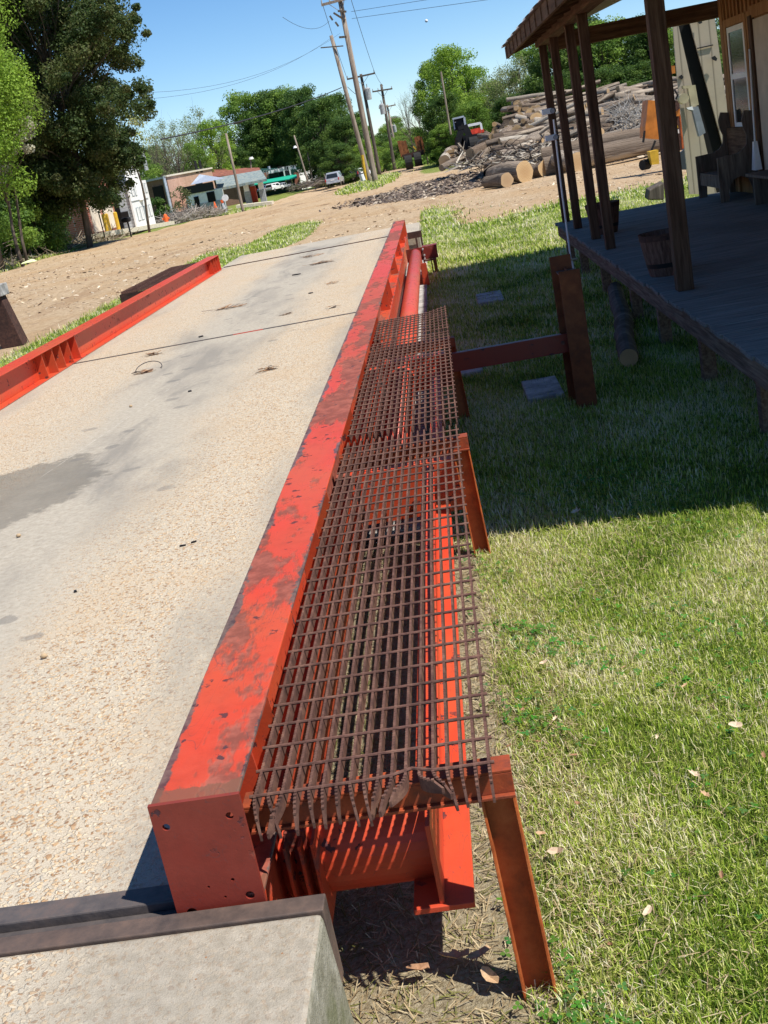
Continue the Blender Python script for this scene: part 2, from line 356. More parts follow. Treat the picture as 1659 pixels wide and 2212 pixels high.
def mk_lap(name,a,sp,axis='z'):
    m=NT(name,.6,.3); x,y,z=m.sep(); v={'z':z,'x':x}[axis]; w=m.math('FRACT',m.math('DIVIDE',v,sp)); e=m.smooth(w,.0,.22)
    c=m.mix(e,tuple(t*.45 for t in a),a); c=m.mix(m.math('MULTIPLY',m.smooth(m.noise(2,5,.7),.45,.75),.35),c,tuple(t*.55 for t in a)); m.color(c); m.bump(w,.02); return m.m
M['lapgrey']=mk_lap('grey_lap_siding',(.50,.54,.57),.22); M['shed']=mk_lap('tan_shed_siding',(.50,.42,.31),.16,'x')
M['white']=plain('white_paint',(.80,.80,.78),.6,var=.05,scale=3); M['cream']=plain('cream_door_paint',(.66,.58,.46),.6,var=.1,scale=2)
M['grey']=plain('grey_paint',(.30,.33,.34),.6); M['greymetal']=plain('grey_sheet_metal',(.42,.46,.52),.45,metal=.2)
M['darkgreen']=plain('dark_green_board',(.01,.05,.04),.6); M['awning']=plain('green_awning_cloth',(.01,.33,.22),.7,var=.05)
M['polewood']=mk_wood('grey_pole_wood',(.24,.19,.15),(.42,.36,.30),(8,8,.5)); M['poledark']=mk_wood('dark_pole_wood',(.09,.075,.06),(.19,.16,.13),(8,8,.5))
M['wire']=plain('wire',(.03,.03,.035),.6); M['redplain']=plain('machine_red_paint',(.62,.06,.03),.5,var=.2,scale=3); M['yellow']=plain('yellow_paint',(.55,.34,.03),.5); M['orange']=plain('orange_paint_shaded',(.48,.16,.025),.5,var=.2,scale=3)  # orange is darkened so its colour carries the shade over the machine
M['orangedk']=plain('orange_cone',(.8,.14,.03),.5); M['porcelain']=plain('insulator',(.35,.36,.36),.3)
M['glass']=plain('dark_window_glass',(.02,.025,.028),.08,.6,var=.05); M['carwhite']=plain('white_car_paint',(.75,.76,.78),.3,.5,var=.02)
M['carsilver']=plain('silver_car_paint',(.42,.44,.47),.3,.5,.3,var=.03); M['cardark']=plain('dark_car_paint',(.035,.04,.05),.3,.5,var=.03)
M['carblue']=plain('blue_car_paint',(.06,.13,.22),.3,.5,var=.03)
M['tyre']=plain('tyre_rubber',(.02,.02,.02),.85); M['rim']=plain('wheel_rim',(.4,.4,.42),.35,.5,.6); M['tail']=plain('tail_light_red',(.5,.02,.02),.3)
M['tan']=plain('tan_door_panel',(.52,.44,.34),.7,var=.06); M['pvc']=plain('white_pvc',(.72,.73,.75),.4,var=.05); M['boxgrey']=plain('grey_electric_box',(.20,.22,.24),.5); M['boxtan']=plain('tan_electric_box',(.40,.35,.22),.6)
M['barrel']=mk_wood('barrel_staves',(.11,.06,.045),(.22,.13,.10),(22,22,1)); M['hoop']=plain('black_barrel_hoop',(.012,.012,.013),.5)
M['rustyred']=plain('rusty_roof_tin',(.24,.09,.06),.7,var=.3,scale=2); M['rubber']=plain('black_rubber',(.012,.012,.014),.7); M['stone']=plain('tan_stone',(.45,.33,.2),.8)
M['padc']=plain('mossy_concrete_pad',(.34,.33,.31),.9,var=.25,scale=9); M['walk']=plain('pale_pavement',(.62,.55,.44),.9)
def mk_tiles():
    m=NT('streaked_shingle_roof',.8,.2); n=m.noise(3,5,.7,co=m.co((1,1,.3))); m.color(m.ramp(n,[(.3,(.09,.12,.13)),(.5,(.22,.27,.27)),(.65,(.34,.34,.26)),(.8,(.5,.55,.56))])); return m.m
M['tiles']=mk_tiles()
# ================================================================== GROUND
def axis(parts):
    out=[]
    for a,b,st in parts: out+=list(np.arange(a,b,st))
    out.append(parts[-1][1]); return np.array(out)
gy=axis([(-6,1,.5),(1,12,.12),(12,45,.2),(45,100,.6),(100,200,2),(200,460,10)])
gx=axis([(-260,-60,10),(-60,-24,1.2),(-24,-7,.3),(-7,-1,.25),(-1,3,.1),(3,9,.25),(9,30,1),(30,260,10)])
GX,GY=np.meshgrid(gx,gy); GZ=terr(GX,GY)
def ss(x,a,b):
    t=np.clip((x-a)/(b-a),0,1); return t*t*(3-2*t)
def blob(x0,y0,rx,ry,x=None,y=None):
    x=GX if x is None else x; y=GY if y is None else y
    return 1-ss(np.sqrt(((x-x0)/rx)**2+((y-y0)/ry)**2),.75,1.15)
def grassmask(x,y):
    right=ss(x,-.62,-.42)*(1-ss(y,31-6*ss(x,1,3),38-9*ss(x,1,3)))*(1-.9*blob(.4,33,3.5,8,x,y)*ss(x,-.5,1))
    far_r=0*x
    left=ss(x,-6.9,-6.3)*(1-ss(x,-4.3,-4.0))*(1-ss(y,30,37))*.95
    tongue=blob(-4.6,34,1.0,7,x,y)
    verge=(1-ss(x,-19.2,-18.2))*ss(y,20,30)
    strip=blob(-4.4,85,2.0,24,x,y)*ss(y,58,70)
    strip2=ss(x,-2,0)*ss(y,66,90)
    gas=blob(-20,117,3.4,7,x,y)
    return np.clip(np.maximum.reduce([right,far_r,left,tongue,verge,strip,strip2,gas]),0,1)
gm=grassmask(GX,GY)
mul=np.clip(np.maximum.reduce([blob(3.5,50,7.5,9),blob(8,50,6,10),.95*blob(.4,55,2.4,8)]),0,1)*ss(GY,40,43)
mul=np.maximum(mul,.75*(1-ss(GX,-20.5,-19.4))*ss(GY,34,40)*(1-ss(GY,66,74)))
strw=(1-ss(GX,-.08,.04))*ss(GX,-1.5,-1)*(1-ss(GY,5.0,6.2))
strw=np.maximum(strw,(1-ss(GX,-.25,-.1))*ss(GX,-1.5,-1)*(1-ss(GY,20,22))*.9)
nx,ny=len(gx),len(gy)
idx=np.arange(nx*ny).reshape(ny,nx)
GF=np.stack([idx[:-1,:-1],idx[:-1,1:],idx[1:,1:],idx[1:,:-1]],-1).reshape(-1,4)
gr=np_mesh('ground',np.stack([GX,GY,GZ],-1).reshape(-1,3),GF,M['ground'],np.stack([gm,mul,strw],-1).reshape(-1,3),True)
tag(gr,kind='structure')
# ================================================================== TRUCK SCALE
scale=empty('truck_scale',(-2.35,11,0),'long concrete truck scale deck with red steel guide beams down both sides','truck scale')
def slab_mb(x0,x1,y0,y1,z0=-.30):
    return MB().box((x0,y0,z0),(x1,y1,0))
slab_mb(-3.88,-.79,2.19,11.33).build('deck_slab',M['deck'],scale); slab_mb(-3.88,-.79,11.39,20.45).build('deck_slab',M['deck'],scale)
mb=MB(); mb.box((-3.9,2.125,-.2),(-.80,2.19,.004)); mb.box((-3.9,2.09,-.2),(-.80,2.125,-.018)); mb.build('edge_channel',M['steel'],scale,bevel=.004)
mb=MB(); mb.box((-3.88,11.332,-.1),(-.79,11.388,-.012)); mb.build('joint_strip',M['dark'],scale)
MB().box((-3.88,11.31,-.01),(-2.2,11.332,.006)).box((-1.9,11.31,-.01),(-.81,11.332,.006)).build('joint_angle',M['steel'],scale)
MB().box((-2.2,11.31,-.01),(-1.9,11.332,.006)).build('joint_angle',M['red'],scale,label='red painted length of the joint angle')
MB().box((-3.88,20.45,-.2),(-.79,20.50,.012)).build('edge_channel',M['rustdark'],scale)
def wbeam(xc,y0,y1,zb,h,w=.19,tf=.011,tw=.008):
    b=MB(); b.box((xc-w/2,y0,zb+h-tf),(xc+w/2,y1,zb+h)); b.box((xc-w/2,y0,zb),(xc+w/2,y1,zb+tf)); b.box((xc-tw/2,y0,zb+tf),(xc+tw/2,y1,zb+h-tf)); return b
gb=wbeam(-.705,2.10,20.0,.002,.257).build('guide_beam',M['redworn'],scale,bevel=.003)
# end plate with bolt holes (front)
import bmesh
def plate_holes(name,mat,parent,x0,x1,z0,z1,y,th,holes):
    bm=bmesh.new(); off=wl(parent)
    # grid of the plate with ring holes filled by bridging: triangulated fill
    vs=[bm.verts.new((x0,y,z0)),bm.verts.new((x1,y,z0)),bm.verts.new((x1,y,z1)),bm.verts.new((x0,y,z1))]
    ed=[bm.edges.new((vs[i],vs[(i+1)%4])) for i in range(4)]
    for hx,hz,r in holes:
        hv=[bm.verts.new((hx+r*math.cos(2*PI*i/16),y,hz+r*math.sin(2*PI*i/16))) for i in range(16)]
        ed+=[bm.edges.new((hv[i],hv[(i+1)%16])) for i in range(16)]
    bmesh.ops.triangle_fill(bm,edges=ed,use_beauty=True,use_dissolve=False)
    g=bmesh.ops.extrude_face_region(bm,geom=bm.faces[:]); bmesh.ops.translate(bm,verts=[v for v in g['geom'] if isinstance(v,bmesh.types.BMVert)],vec=(0,th,0))
    bmesh.ops.recalc_face_normals(bm,faces=bm.faces)
    bmesh.ops.translate(bm,verts=bm.verts,vec=-off)
    me=bpy.data.meshes.new(name); bm.to_mesh(me); bm.free(); me.materials.append(mat)
    o=bpy.data.objects.new(name,me); COL.objects.link(o); o.parent=parent; WLOC[o.name]=off; return o
plate_holes('end_plate',M['reddull'],gb,-.803,-.607,-.028,.2605,2.088,.011,[(-.775,.207,.0085),(-.637,.213,.0085),(-.77,-.008,.012),(-.637,.016,.010),(-.72,.05,.003),(-.69,.02,.003),(-.665,.06,.004)])
def stiff(y,side,xc=-.705,par=gb,mat=None):
    x0,x1=(xc+.005,xc+.093) if side>0 else (xc-.093,xc-.005)
    b=MB(); 
    if side>0: poly=[(0,.014),(.088,.014),(.07,.247),(0,.247)]
    else: poly=[(0,.014),(-.088,.014),(-.088,.247),(0,.247)]
    b.prism(poly,(xc+(.005 if side>0 else -.005),y,0),(1,0,0),(0,0,1),(0,.009,0)); return b.build('stiffener',mat or M['redside'],par)
for y in (2.34,2.62,3.95,4.4,5.9,7.3,8.9,9.2,11.0,11.3,11.55,11.85,14.1,16.3,18.4,19.6): stiff(y,1)
gl=wbeam(-3.935,2.10,20.0,.002,.257).build('guide_beam',M['red'],scale,bevel=.003)
for y in (2.3,6.0,6.25,10.55,10.85,11.1,11.35,11.6,19.35,19.6,19.8): stiff(y,1,-3.935,gl)
MB().box((-4.03,20.0,-.02),(-3.84,20.01,.26)).build('end_plate',M['red'],gl); MB().box((-.80,20.0,-.02),(-.61,20.01,.26)).build('end_plate',M['red'],gb)
# base flange strip below the guide beams
MB().box((-4.05,2.12,-.3),(-3.885,20.45,-.004)).build('side_channel',M['redside'],scale)
MB().box((-.785,2.12,-.3),(-.63,20.45,-.004)).build('side_channel',M['redside'],scale)
MB().box((-.98,2.084,-.06),(-.80,2.0905,-.019)).build('channel_patch',M['reddull'],scale,label='flaking red painted end of the edge channel')
# torsion tube across, near end
mb=MB(); mb.tube([(-.70,2.48,-.135),(-.262,2.48,-.135)],.118,36); mb.build('cross_tube',M['red'],scale,smooth=False)
for x in (-.60,-.565,-.535): MB().box((x,2.30,-.25),(x+.007,2.62,-.02)).build('fin_plate',M['redside'],scale)
MB().cbox((-.575,2.345,-.03),(.05,.012,.05)).build('lug_plate',M['reddull'],scale)
# lower longitudinal I member
mb=MB(); mb.box((-.263,2.28,-.210),(-.251,5.35,.0)); mb.box((-.325,2.27,-.225),(-.182,5.35,-.210)); mb.box((-.285,2.45,.0),(-.225,5.3,.010)); mb.build('lower_rail',M['red'],scale,bevel=.002)
mb=MB(); mb.box((-.60,5.40,-.27),(-.10,5.412,-.02)); mb.box((-.60,5.40,-.02),(-.10,5.50,-.008)); mb.build('cross_channel',M['red'],scale)
mb=MB(); mb.box((-.60,8.30,-.25),(-.09,8.312,-.02)); mb.box((-.60,8.30,-.02),(-.09,8.42,-.008)); mb.build('cross_channel',M['red'],scale)
MB().box((-.26,5.5,-.24),(-.19,8.3,-.10)).build('lower_rail',M['red'],scale)
mb=MB(); mb.tube([(-.458,5.6,-.10),(-.458,17.25,-.10)],.086,28); mb.build('long_tube',M['redpink'],scale,smooth=True)
# rods seen under the grating
for x,z in ((-.50,-.2),(-.44,-.24)): MB().tube([(x,2.7,z),(x,5.38,z)],.008,8).build('tie_rod',M['rust'],scale)
# far linkage hardware
mb=MB(); mb.box((-.59,17.28,-.19),(-.135,17.295,-.005)); mb.box((-.35,17.295,-.012),(-.13,17.5,-.002)); mb.build('linkage_plate',M['reddull'],scale,bevel=.002)
mb=MB(); mb.box((-.355,17.2,-.40),(-.34,17.27,-.06)); mb.box((-.25,17.2,-.40),(-.235,17.27,-.16)); mb.box((-.36,17.18,-.21),(-.18,17.27,-.19)); mb.build('linkage_leg',M['rust'],scale)
for x,z in ((-.34,-.03),(-.33,-.12),(-.335,-.17)): MB().tube([(x,17.15,z),(x,17.28,z)],.012,8).build('linkage_bolt',M['porcelain'],scale)
mb=MB(); mb.box((-.38,15.9,-.40),(-.30,15.912,-.1)); mb.box((-.385,15.9,-.40),(-.377,17.2,-.11)); mb.build('stand_plate',M['red'],scale)
MB().box((-.22,17.3,-.40),(-.17,17.36,-.17)).build('linkage_leg',M['orange'],scale)
# ---- approach slabs
ap=empty('approach_slab',(-2.4,1,0)); tag(ap,kind='structure')
mb=MB(); mb.hexa([(-4.6,-3,-.7),(-.44,-3,-.7),(-.44,2.02,-.7),(-4.6,2.02,-.7)],[(-4.6,-3,0),(-.476,-3,0),(-.476,2.02,0),(-4.6,2.02,0)])
o=mb.build('slab_body',[M['slab'],M['slabside']],ap,bevel=.012)
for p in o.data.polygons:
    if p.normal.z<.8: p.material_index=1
MB().box((-4.6,2.021,-.2),(-.474,2.078,.004)).build('edge_angle',mk_rust('brown_edge_steel',(.05,.04,.037),(.105,.075,.062),(.18,.115,.085),.6,8),ap,bevel=.003)
ap2=empty('approach_slab',(-2.4,21.5,0)); tag(ap2,kind='structure')
MB().box((-3.95,20.56,-.5),(-.42,22.75,0)).build('slab_body',M['deck'],ap2,bevel=.01)
MB().box((-.62,20.4,-.10),(-.378,20.5,.006)).box((-.50,20.38,-.40),(-.47,20.42,-.1)).box((-.41,20.38,-.40),(-.38,20.42,-.1)).build('edge_angle',M['rustdark'],ap2)
# pit floor under the scale edge: concrete footing strip
fs=MB().box((-.95,5.6,-.6),(-.34,20.3,-.385)).build('footing_strip',M['padc']); tag(fs,kind='structure')
fs=MB().box((-4.6,2.1,-.7),(-.95,20.5,-.36)).build('scale_pit_floor',M['padc']); tag(fs,kind='structure')
# ================================================================== GRATING
GZT=.190
def grating(name,x0,n,px,y0,y1,zf,label,front=True,seed=1):
    r=random.Random(seed); root=empty(name,(x0+px*n/2,(y0+y1)/2,GZT),label,'grating','steel grating panels laid beside the scale')
    b=MB(); xs=[x0+px*i for i in range(n)]
    nrow=int((y1-y0)/.106); rods=[y0+.09+.106*k for k in range(nrow)]; rods=[y for y in rods if y<y1-.01]
    clump={0:(.012,0),1:(.02,-.01),2:(-.035,-.004),3:(0,0),4:(.004,0),5:(0,0),6:(0,0),7:(.012,0),8:(.010,0),9:(-.02,0),10:(-.03,.012),11:(-.035,.03),12:(.05,.045),13:(.035,.025),14:(.012,0),15:(.004,0),16:(0,0),17:(0,0)}
    for i,x in enumerate(xs):
        th=.0060; hgt=.031
        nseg=max(int((y1-rods[0])/.3),1); ys=list(np.linspace(rods[0],y1+r.uniform(-.004,.006),nseg+1)); pts=[(x,y,zf(x,y)) for y in ys]
        for a,c in zip(pts[:-1],pts[1:]):
            b.hexa([(a[0]-th/2,a[1],a[2]-hgt),(a[0]+th/2,a[1],a[2]-hgt),(a[0]+th/2,a[1],a[2]),(a[0]-th/2,a[1],a[2])],
                   [(c[0]-th/2,c[1],c[2]-hgt),(c[0]+th/2,c[1],c[2]-hgt),(c[0]+th/2,c[1],c[2]),(c[0]-th/2,c[1],c[2])])
        # serrated teeth on the top edge
        tooth=.0125; yy=rods[0]+.01; lim=min(y1,5.3)
        while yy<lim-.01:
            z=zf(x,yy); b.add([(x-th/2,yy,z),(x+th/2,yy,z),(x+th/2,yy+.008,z),(x-th/2,yy+.008,z),(x-th/2,yy+.0022,z+.0028),(x+th/2,yy+.0022,z+.0028),(x+th/2,yy+.006,z+.0028),(x-th/2,yy+.006,z+.0028)],[(4,5,6,7),(0,1,5,4),(2,3,7,6),(0,4,7,3),(1,2,6,5)])
            yy+=tooth
        # ragged cut end hanging past the first rod
        dx,dz=(clump[i] if front else (r.uniform(-.004,.004),0)); L=.066+r.uniform(-.014,.012) if front else r.uniform(.015,.03)
        z=zf(x,rods[0]); k=5
        pr=None
        for j in range(k+1):
            t=j/k; px_=x+dx*t*t; py_=rods[0]-L*t; pz=z+dz*t*t-((.034*t*t) if front else 0); hh=hgt if t<1 else hgt*.45
            cur=[(px_-th/2,py_,pz-hgt),(px_+th/2,py_,pz-hgt),(px_+th/2,py_,pz-hgt+hh),(px_-th/2,py_,pz-hgt+hh)]
            if pr: b.hexa(cur,pr)
            pr=cur
        if front:
            for j in range(6):
                t=(j+.5)/7; b.cbox((x+dx*t*t,rods[0]-L*t,z+dz*t*t-(.034*t*t)+.001),(th,.006,.005))
    b.build('bearing_bars',M['rust'],root,fixn=False)
    b=MB()
    for k,y in enumerate(rods):
        sag=(lambda t:.022*math.exp(-((t-.66)/.06)**2)) if (front and k==0) else (lambda t:0)
        pts=[]
        for j in range(13):
            t=j/12; x=xs[0]-.012+(xs[-1]-xs[0]+.024)*t; pts.append((x,y+sag(t)+.0,zf(x,y)+.0015))
        b.tube(pts,.0042,7)
    b.build('cross_rods',M['rust'],root,fixn=False); return root
zA=lambda x,y: GZT+.004*math.sin(y*2)
grating('metal_grating',-.604,18,.0302,2.105,5.28,zA,'rusty brown walkway grating with bent torn bar ends beside red beam',True,1)
zB=lambda x,y: GZT+.006+.003*math.sin(y)
g2=grating('metal_grating',-.602,18,.0304,5.29,7.98,zB,'middle panel of rusty walkway grating between two brackets',False,2)
def zC(x,y): return GZT+.010+.010*math.sin((y-8)*2.5)+max(0,(x+.22))*.25*max(0,y-8.3)
g3=grating('metal_grating',-.600,18,.0303,7.99,9.02,zC,'short far panel of rusty grating with its corner bent upward',False,3)
# brackets with legs
def chan(b,x0,x1,y,zt,zb,dx=0,dy=.04,th=.006,lean=0):
    yb=y+lean
    # channel leg: web facing the camera, flanges to the rear / front
    b.hexa([(x0+dx,yb,zb),(x1+dx,yb,zb),(x1+dx,yb+th,zb),(x0+dx,yb+th,zb)],[(x0,y,zt),(x1,y,zt),(x1,y+th,zt),(x0,y+th,zt)])
    for xa in (x0,x1-th):
        b.hexa([(xa+dx,yb-dy,zb),(xa+th+dx,yb-dy,zb),(xa+th+dx,yb,zb),(xa+dx,yb,zb)],[(xa,y-dy,zt),(xa+th,y-dy,zt),(xa+th,y,zt),(xa,y,zt)])
def bracket(y,label,wide=.0):
    root=empty('walkway_bracket',(-.35,y,-.4),label,'bracket','angle iron brackets under the grating')
    b=MB(); b.box((-.645,y,.147),(-.046,y+.065,.154)); b.box((-.645,y,.098),(-.046,y+.007,.147)); b.box((-.645,y-.012,.090),(-.046,y+.007,.098)); b.build('cross_angle',M['bracket'],root,bevel=.0015)
    b=MB(); chan(b,-.126,-.050,y+.05,.147,-.44,dx=.022,lean=-.05); b.build('leg',M['rustorange'],root,bevel=.001)
    return root
bracket(2.212,'nearest rusty orange angle bracket and channel leg holding the torn grating end')
bracket(5.15,'second orange brown bracket with leg standing at the lawn shadow edge')
bracket(7.92,'farthest brown bracket under the bent grating corner')
# left-hand mirrored grating
def gratL():
    root=empty('metal_grating',(-4.5,18.7,.17),'brown grating platform outside the left red beam near its far end','grating'); b=MB()
    for i in range(18): x=-4.80+i*.030; b.box((x,17.0,.14),(x+.005,20.5,.17+.004*math.sin(i)))
    b.build('bearing_bars',M['rust'],root); b=MB()
    for k in range(34): b.box((-4.81,17.05+k*.104,.166),(-4.28,17.058+k*.104,.176))
    b.build('cross_rods',M['rust'],root)
    b=MB(); b.box((-4.83,17.0,-.05),(-4.28,17.03,.138)); b.box((-4.83,17.0,-.42),(-4.76,17.03,-.05)); b.box((-4.83,20.3,-.42),(-4.76,20.33,.138)); b.box((-4.83,17.0,.06),(-4.82,20.5,.138)); b.build('support_frame',M['rustdark'],root)
gratL()
# ================================================================== STEEL POST with arm (right)
ps=empty('steel_post',(.75,7.7,-.42),'rusty orange brown H section post standing in the porch shade','post')
b=MB(); b.box((.685,7.62,-.42),(.822,7.632,.50)); b.box((.66,7.86,-.42),(.80,7.872,.575)); b.box((.742,7.632,-.42),(.75,7.86,.50)); b.build('h_column',mk_rust('rust_post_shaded',(.07,.025,.012),(.17,.050,.018),(.26,.085,.03),.75,8),ps,bevel=.002)  # separate darker rust: the porch shade is put into the post colour
MB().box((.69,7.63,.47),(.815,7.86,.478)).build('cap_plate',M['steel'],ps)
b=MB(); b.box((-.09,7.74,-.05),(.74,7.752,.075)); b.box((-.09,7.752,.063),(.66,7.80,.075)); b.box((-.09,7.752,-.05),(.66,7.80,-.038)); b.build('side_arm',M['reddull'],ps,bevel=.002)
MB().tube([(.66,7.72,.02),(.66,7.745,.02)],.013,6).build('bolt',M['rust'],ps)
for (x,y,w,l,lab) in ((.52,8.35,.26,.62,'flat concrete pad in the shade behind the steel post'),(.40,13.6,.3,.8,'small concrete pad on the shaded lawn far from the post'),(.02,9.6,.22,.5,'narrow concrete pad beside the far grating')):
    b=MB(); b.box((x-w/2,y-l/2,-.5),(x+w/2,y+l/2,-.385)); tag(b.build('concrete_pad',M['padc'],bevel=.01),lab,'pad')
# left post with pale cap
lp=empty('steel_post',(-6.75,18.0,-.42),'dark brown leaning post with pale cap at the left edge of the lawn','post')
b=MB(); b.hexa([(-7.15,17.9,-.42),(-6.78,17.9,-.42),(-6.78,18.2,-.42),(-7.15,18.2,-.42)],[(-7.15,17.9,.38),(-6.93,17.9,.38),(-6.93,18.15,.38),(-7.15,18.15,.38)]); b.build('column',M['rustdark'],lp,bevel=.01)
MB().box((-7.2,17.85,.38),(-6.88,18.2,.56)).build('cap',M['padc'],lp,bevel=.01)
# ================================================================== PORCH BUILDING
PX0,PX1,PY0,PY1=1.50,3.85,4.9,15.9
pb=empty('porch_building',(3.0,10.5,-.42),'brown wooden building with covered plank porch and corrugated roof','building')
b=MB(); y=PY0; r=random.Random(5)
while y<PY1-.05:
    w=.138; b.box((PX0-.03+r.uniform(-.012,.012),y,.075),(PX1,y+w-.007,.10+r.uniform(-.0015,.0015))); y+=w
b.build('deck_floor',M['boards'],pb,bevel=.002)
MB().box((PX0,PY0,-.075),(PX0+.035,9.95,.074)).box((PX0,9.96,-.075),(PX0+.035,PY1,.074)).box((PX0+.035,PY1-.04,-.075),(PX1,PY1,.074)).build('fascia_board',M['fascia'],pb,bevel=.002)
b=MB()
for x in (2.1,2.7,3.3): b.box((x,PY0,-.07),(x+.04,PY1-.05,.07))
b.build('floor_joists',M['fascia'],pb)
for yy in (6.3,7.75,9.25,10.55,12.4,14.2,15.6): MB().box((1.56,yy,-.5),(1.65,yy+.09,.07)).build('floor_support',M['fascia'],pb)
for yy in (6.5,9.5,12.5,15.6): MB().box((2.7,yy,-.5),(2.8,yy+.1,.0)).build('floor_support',M['fascia'],pb)
for i,(x,yy,w) in enumerate(((1.585,8.46,.115),(1.56,11.81,.095),(1.575,12.97,.095),(1.575,14.56,.095),(1.56,15.72,.095))):
    MB().box((x-.0,yy,.10),(x+w,yy+w,2.30)).build('porch_post',M['post'],pb,bevel=.006)
MB().box((1.54,4.7,2.30),(1.69,16.0,2.44)).build('eave_beam',M['beamy'],pb,bevel=.004)
MB().box((1.69,15.80,2.22),(3.85,15.94,2.42)).build('end_beam',M['beamw'],pb,bevel=.004)
# roof: corrugated sheet over rafters, slope up to the right
RX0,RX1,RZ0,RZ1=1.20,4.6,2.36,3.25; RY0_,RY1_=4.65,16.65
def rz(x): return RZ0+(RZ1-RZ0)*(x-RX0)/(RX1-RX0)
ny_=int((RY1_-RY0_)/.019); V=[];F=[]
for i in range(ny_+1):
    yy=RY0_+i*.019; w=.009*math.sin(yy*2*PI/.076)
    for x in (RX0-.04+.012*math.sin(i*1.7),RX1): V.append((x,yy,rz(x)+.075+w))
n0=len(V); V+=[(a,b_,c-.004) for a,b_,c in V]
for i in range(ny_): F.append((2*i,2*i+1,2*i+3,2*i+2)); F.append((n0+2*i,n0+2*i+2,n0+2*i+3,n0+2*i+1))
off=wl(pb); np_mesh('roof_sheet',[(a-off.x,b_-off.y,c-off.z) for a,b_,c in V],F,M['roofm'],None,True,pb)
MB().hexa([(RX0,RY0_-.02,rz(RX0)+.03),(RX1,RY0_-.62,rz(RX1)+.03),(RX1,RY0_+.1,rz(RX1)+.03),(RX0,RY0_+.1,rz(RX0)+.03)],[(RX0,RY0_-.02,rz(RX0)+.05),(RX1,RY0_-.62,rz(RX1)+.05),(RX1,RY0_+.1,rz(RX1)+.05),(RX0,RY0_+.1,rz(RX0)+.05)]).build('shadow_wedge',M['beamy'],pb)  # unseen wedge board added to skew the roof's shadow edge on the lawn
b=MB(); b.hexa([(RX0,RY0_,rz(RX0)-.09),(RX0+.03,RY0_,rz(RX0)-.09),(RX0+.03,RY1_,rz(RX0)-.09),(RX0,RY1_,rz(RX0)-.09)],[(RX0,RY0_,rz(RX0)+.055),(RX0+.03,RY0_,rz(RX0)+.055),(RX0+.03,RY1_,rz(RX0)+.055),(RX0,RY1_,rz(RX0)+.055)]); b.build('eave_fascia',M['beamy'],pb)
for i in range(20):
    yy=RY0_+.15+i*.605
    b=MB(); b.hexa([(RX0-.012,yy,rz(RX0)-.085),(RX1,yy,rz(RX1)-.085),(RX1,yy+.05,rz(RX1)-.085),(RX0-.012,yy+.05,rz(RX0)-.085)],[(RX0-.012,yy,rz(RX0)+.05),(RX1,yy,rz(RX1)+.05),(RX1,yy+.05,rz(RX1)+.05),(RX0-.012,yy+.05,rz(RX0)+.05)]); b.build('rafter',M['beamw'],pb)
b=MB(); b.hexa([(1.7,4.9,rz(1.7)-.10),(3.84,4.9,rz(3.84)-.10),(3.84,15.8,rz(3.84)-.10),(1.7,15.8,rz(1.7)-.10)],[(1.7,4.9,rz(1.7)-.09),(3.84,4.9,rz(3.84)-.09),(3.84,15.8,rz(3.84)-.09),(1.7,15.8,rz(1.7)-.09)]); b.build('ceiling',M['ceil'],pb)
# wall with battens, x = WX
WX=3.80
b=MB(); b.box((WX+.02,4.9,.10),(WX+.12,15.75,2.9)); b.build('wall',M['siding'],pb)
b=MB()
yy=15.70
while yy>9: b.box((WX-.004,yy-.035,2.16),(WX+.022,yy,2.9)); yy-=.17
b.build('battens',M['siding'],pb)
def trim(y0,y1,z0,z1,x=WX-.012,t=.032): return ((x,y0,z0),(x+t,y1,z1))
b=MB()
for a in (trim(15.55,15.70,.1,2.9),trim(15.42,15.53,.1,2.16),trim(14.50,14.60,.1,2.16),trim(14.60,15.42,2.07,2.16),trim(14.36,14.46,.1,2.16),trim(14.60,15.42,.80,.88),trim(9,14.36,2.07,2.2)): b.box(*a)
b.build('wall_trim',M['siding'],pb,bevel=.003)
win=MB().box((WX-.006,14.62,.90),(WX+.016,14.68,2.06)).box((WX-.006,15.34,.90),(WX+.016,15.40,2.06)).box((WX-.006,14.68,2.0),(WX+.016,15.34,2.06)).box((WX-.006,14.68,.90),(WX+.016,15.34,.95)).box((WX-.006,14.68,1.46),(WX+.016,15.34,1.52)).build('window_frame',M['white'],pb)
MB().box((WX+.004,14.68,.95),(WX+.008,15.34,1.46)).box((WX+.004,14.68,1.52),(WX+.008,15.34,2.0)).build('pane',M['glass'],win)
dr=MB().box((WX-.008,13.2,.12),(WX+.018,14.2,2.05)).build('door',M['tan'],pb)
MB().box((WX-.03,14.22,.1),(WX+.02,14.34,2.1)).build('door_jamb',M['post'],pb)
b=MB(); b.bar((2.6,13.6,2.60),(3.7,15.2,2.86),.16,.03); b.bar((2.2,12.6,2.50),(2.5,14.6,2.58),.1,.04); b.build('ceiling_board',M['ceil'],pb)
MB().tube([(1.8,9.5,2.42),(2.3,10.8,2.40),(2.9,12.5,2.5),(3.5,14.5,2.7)],.006,5).build('cable',M['wire'],pb)
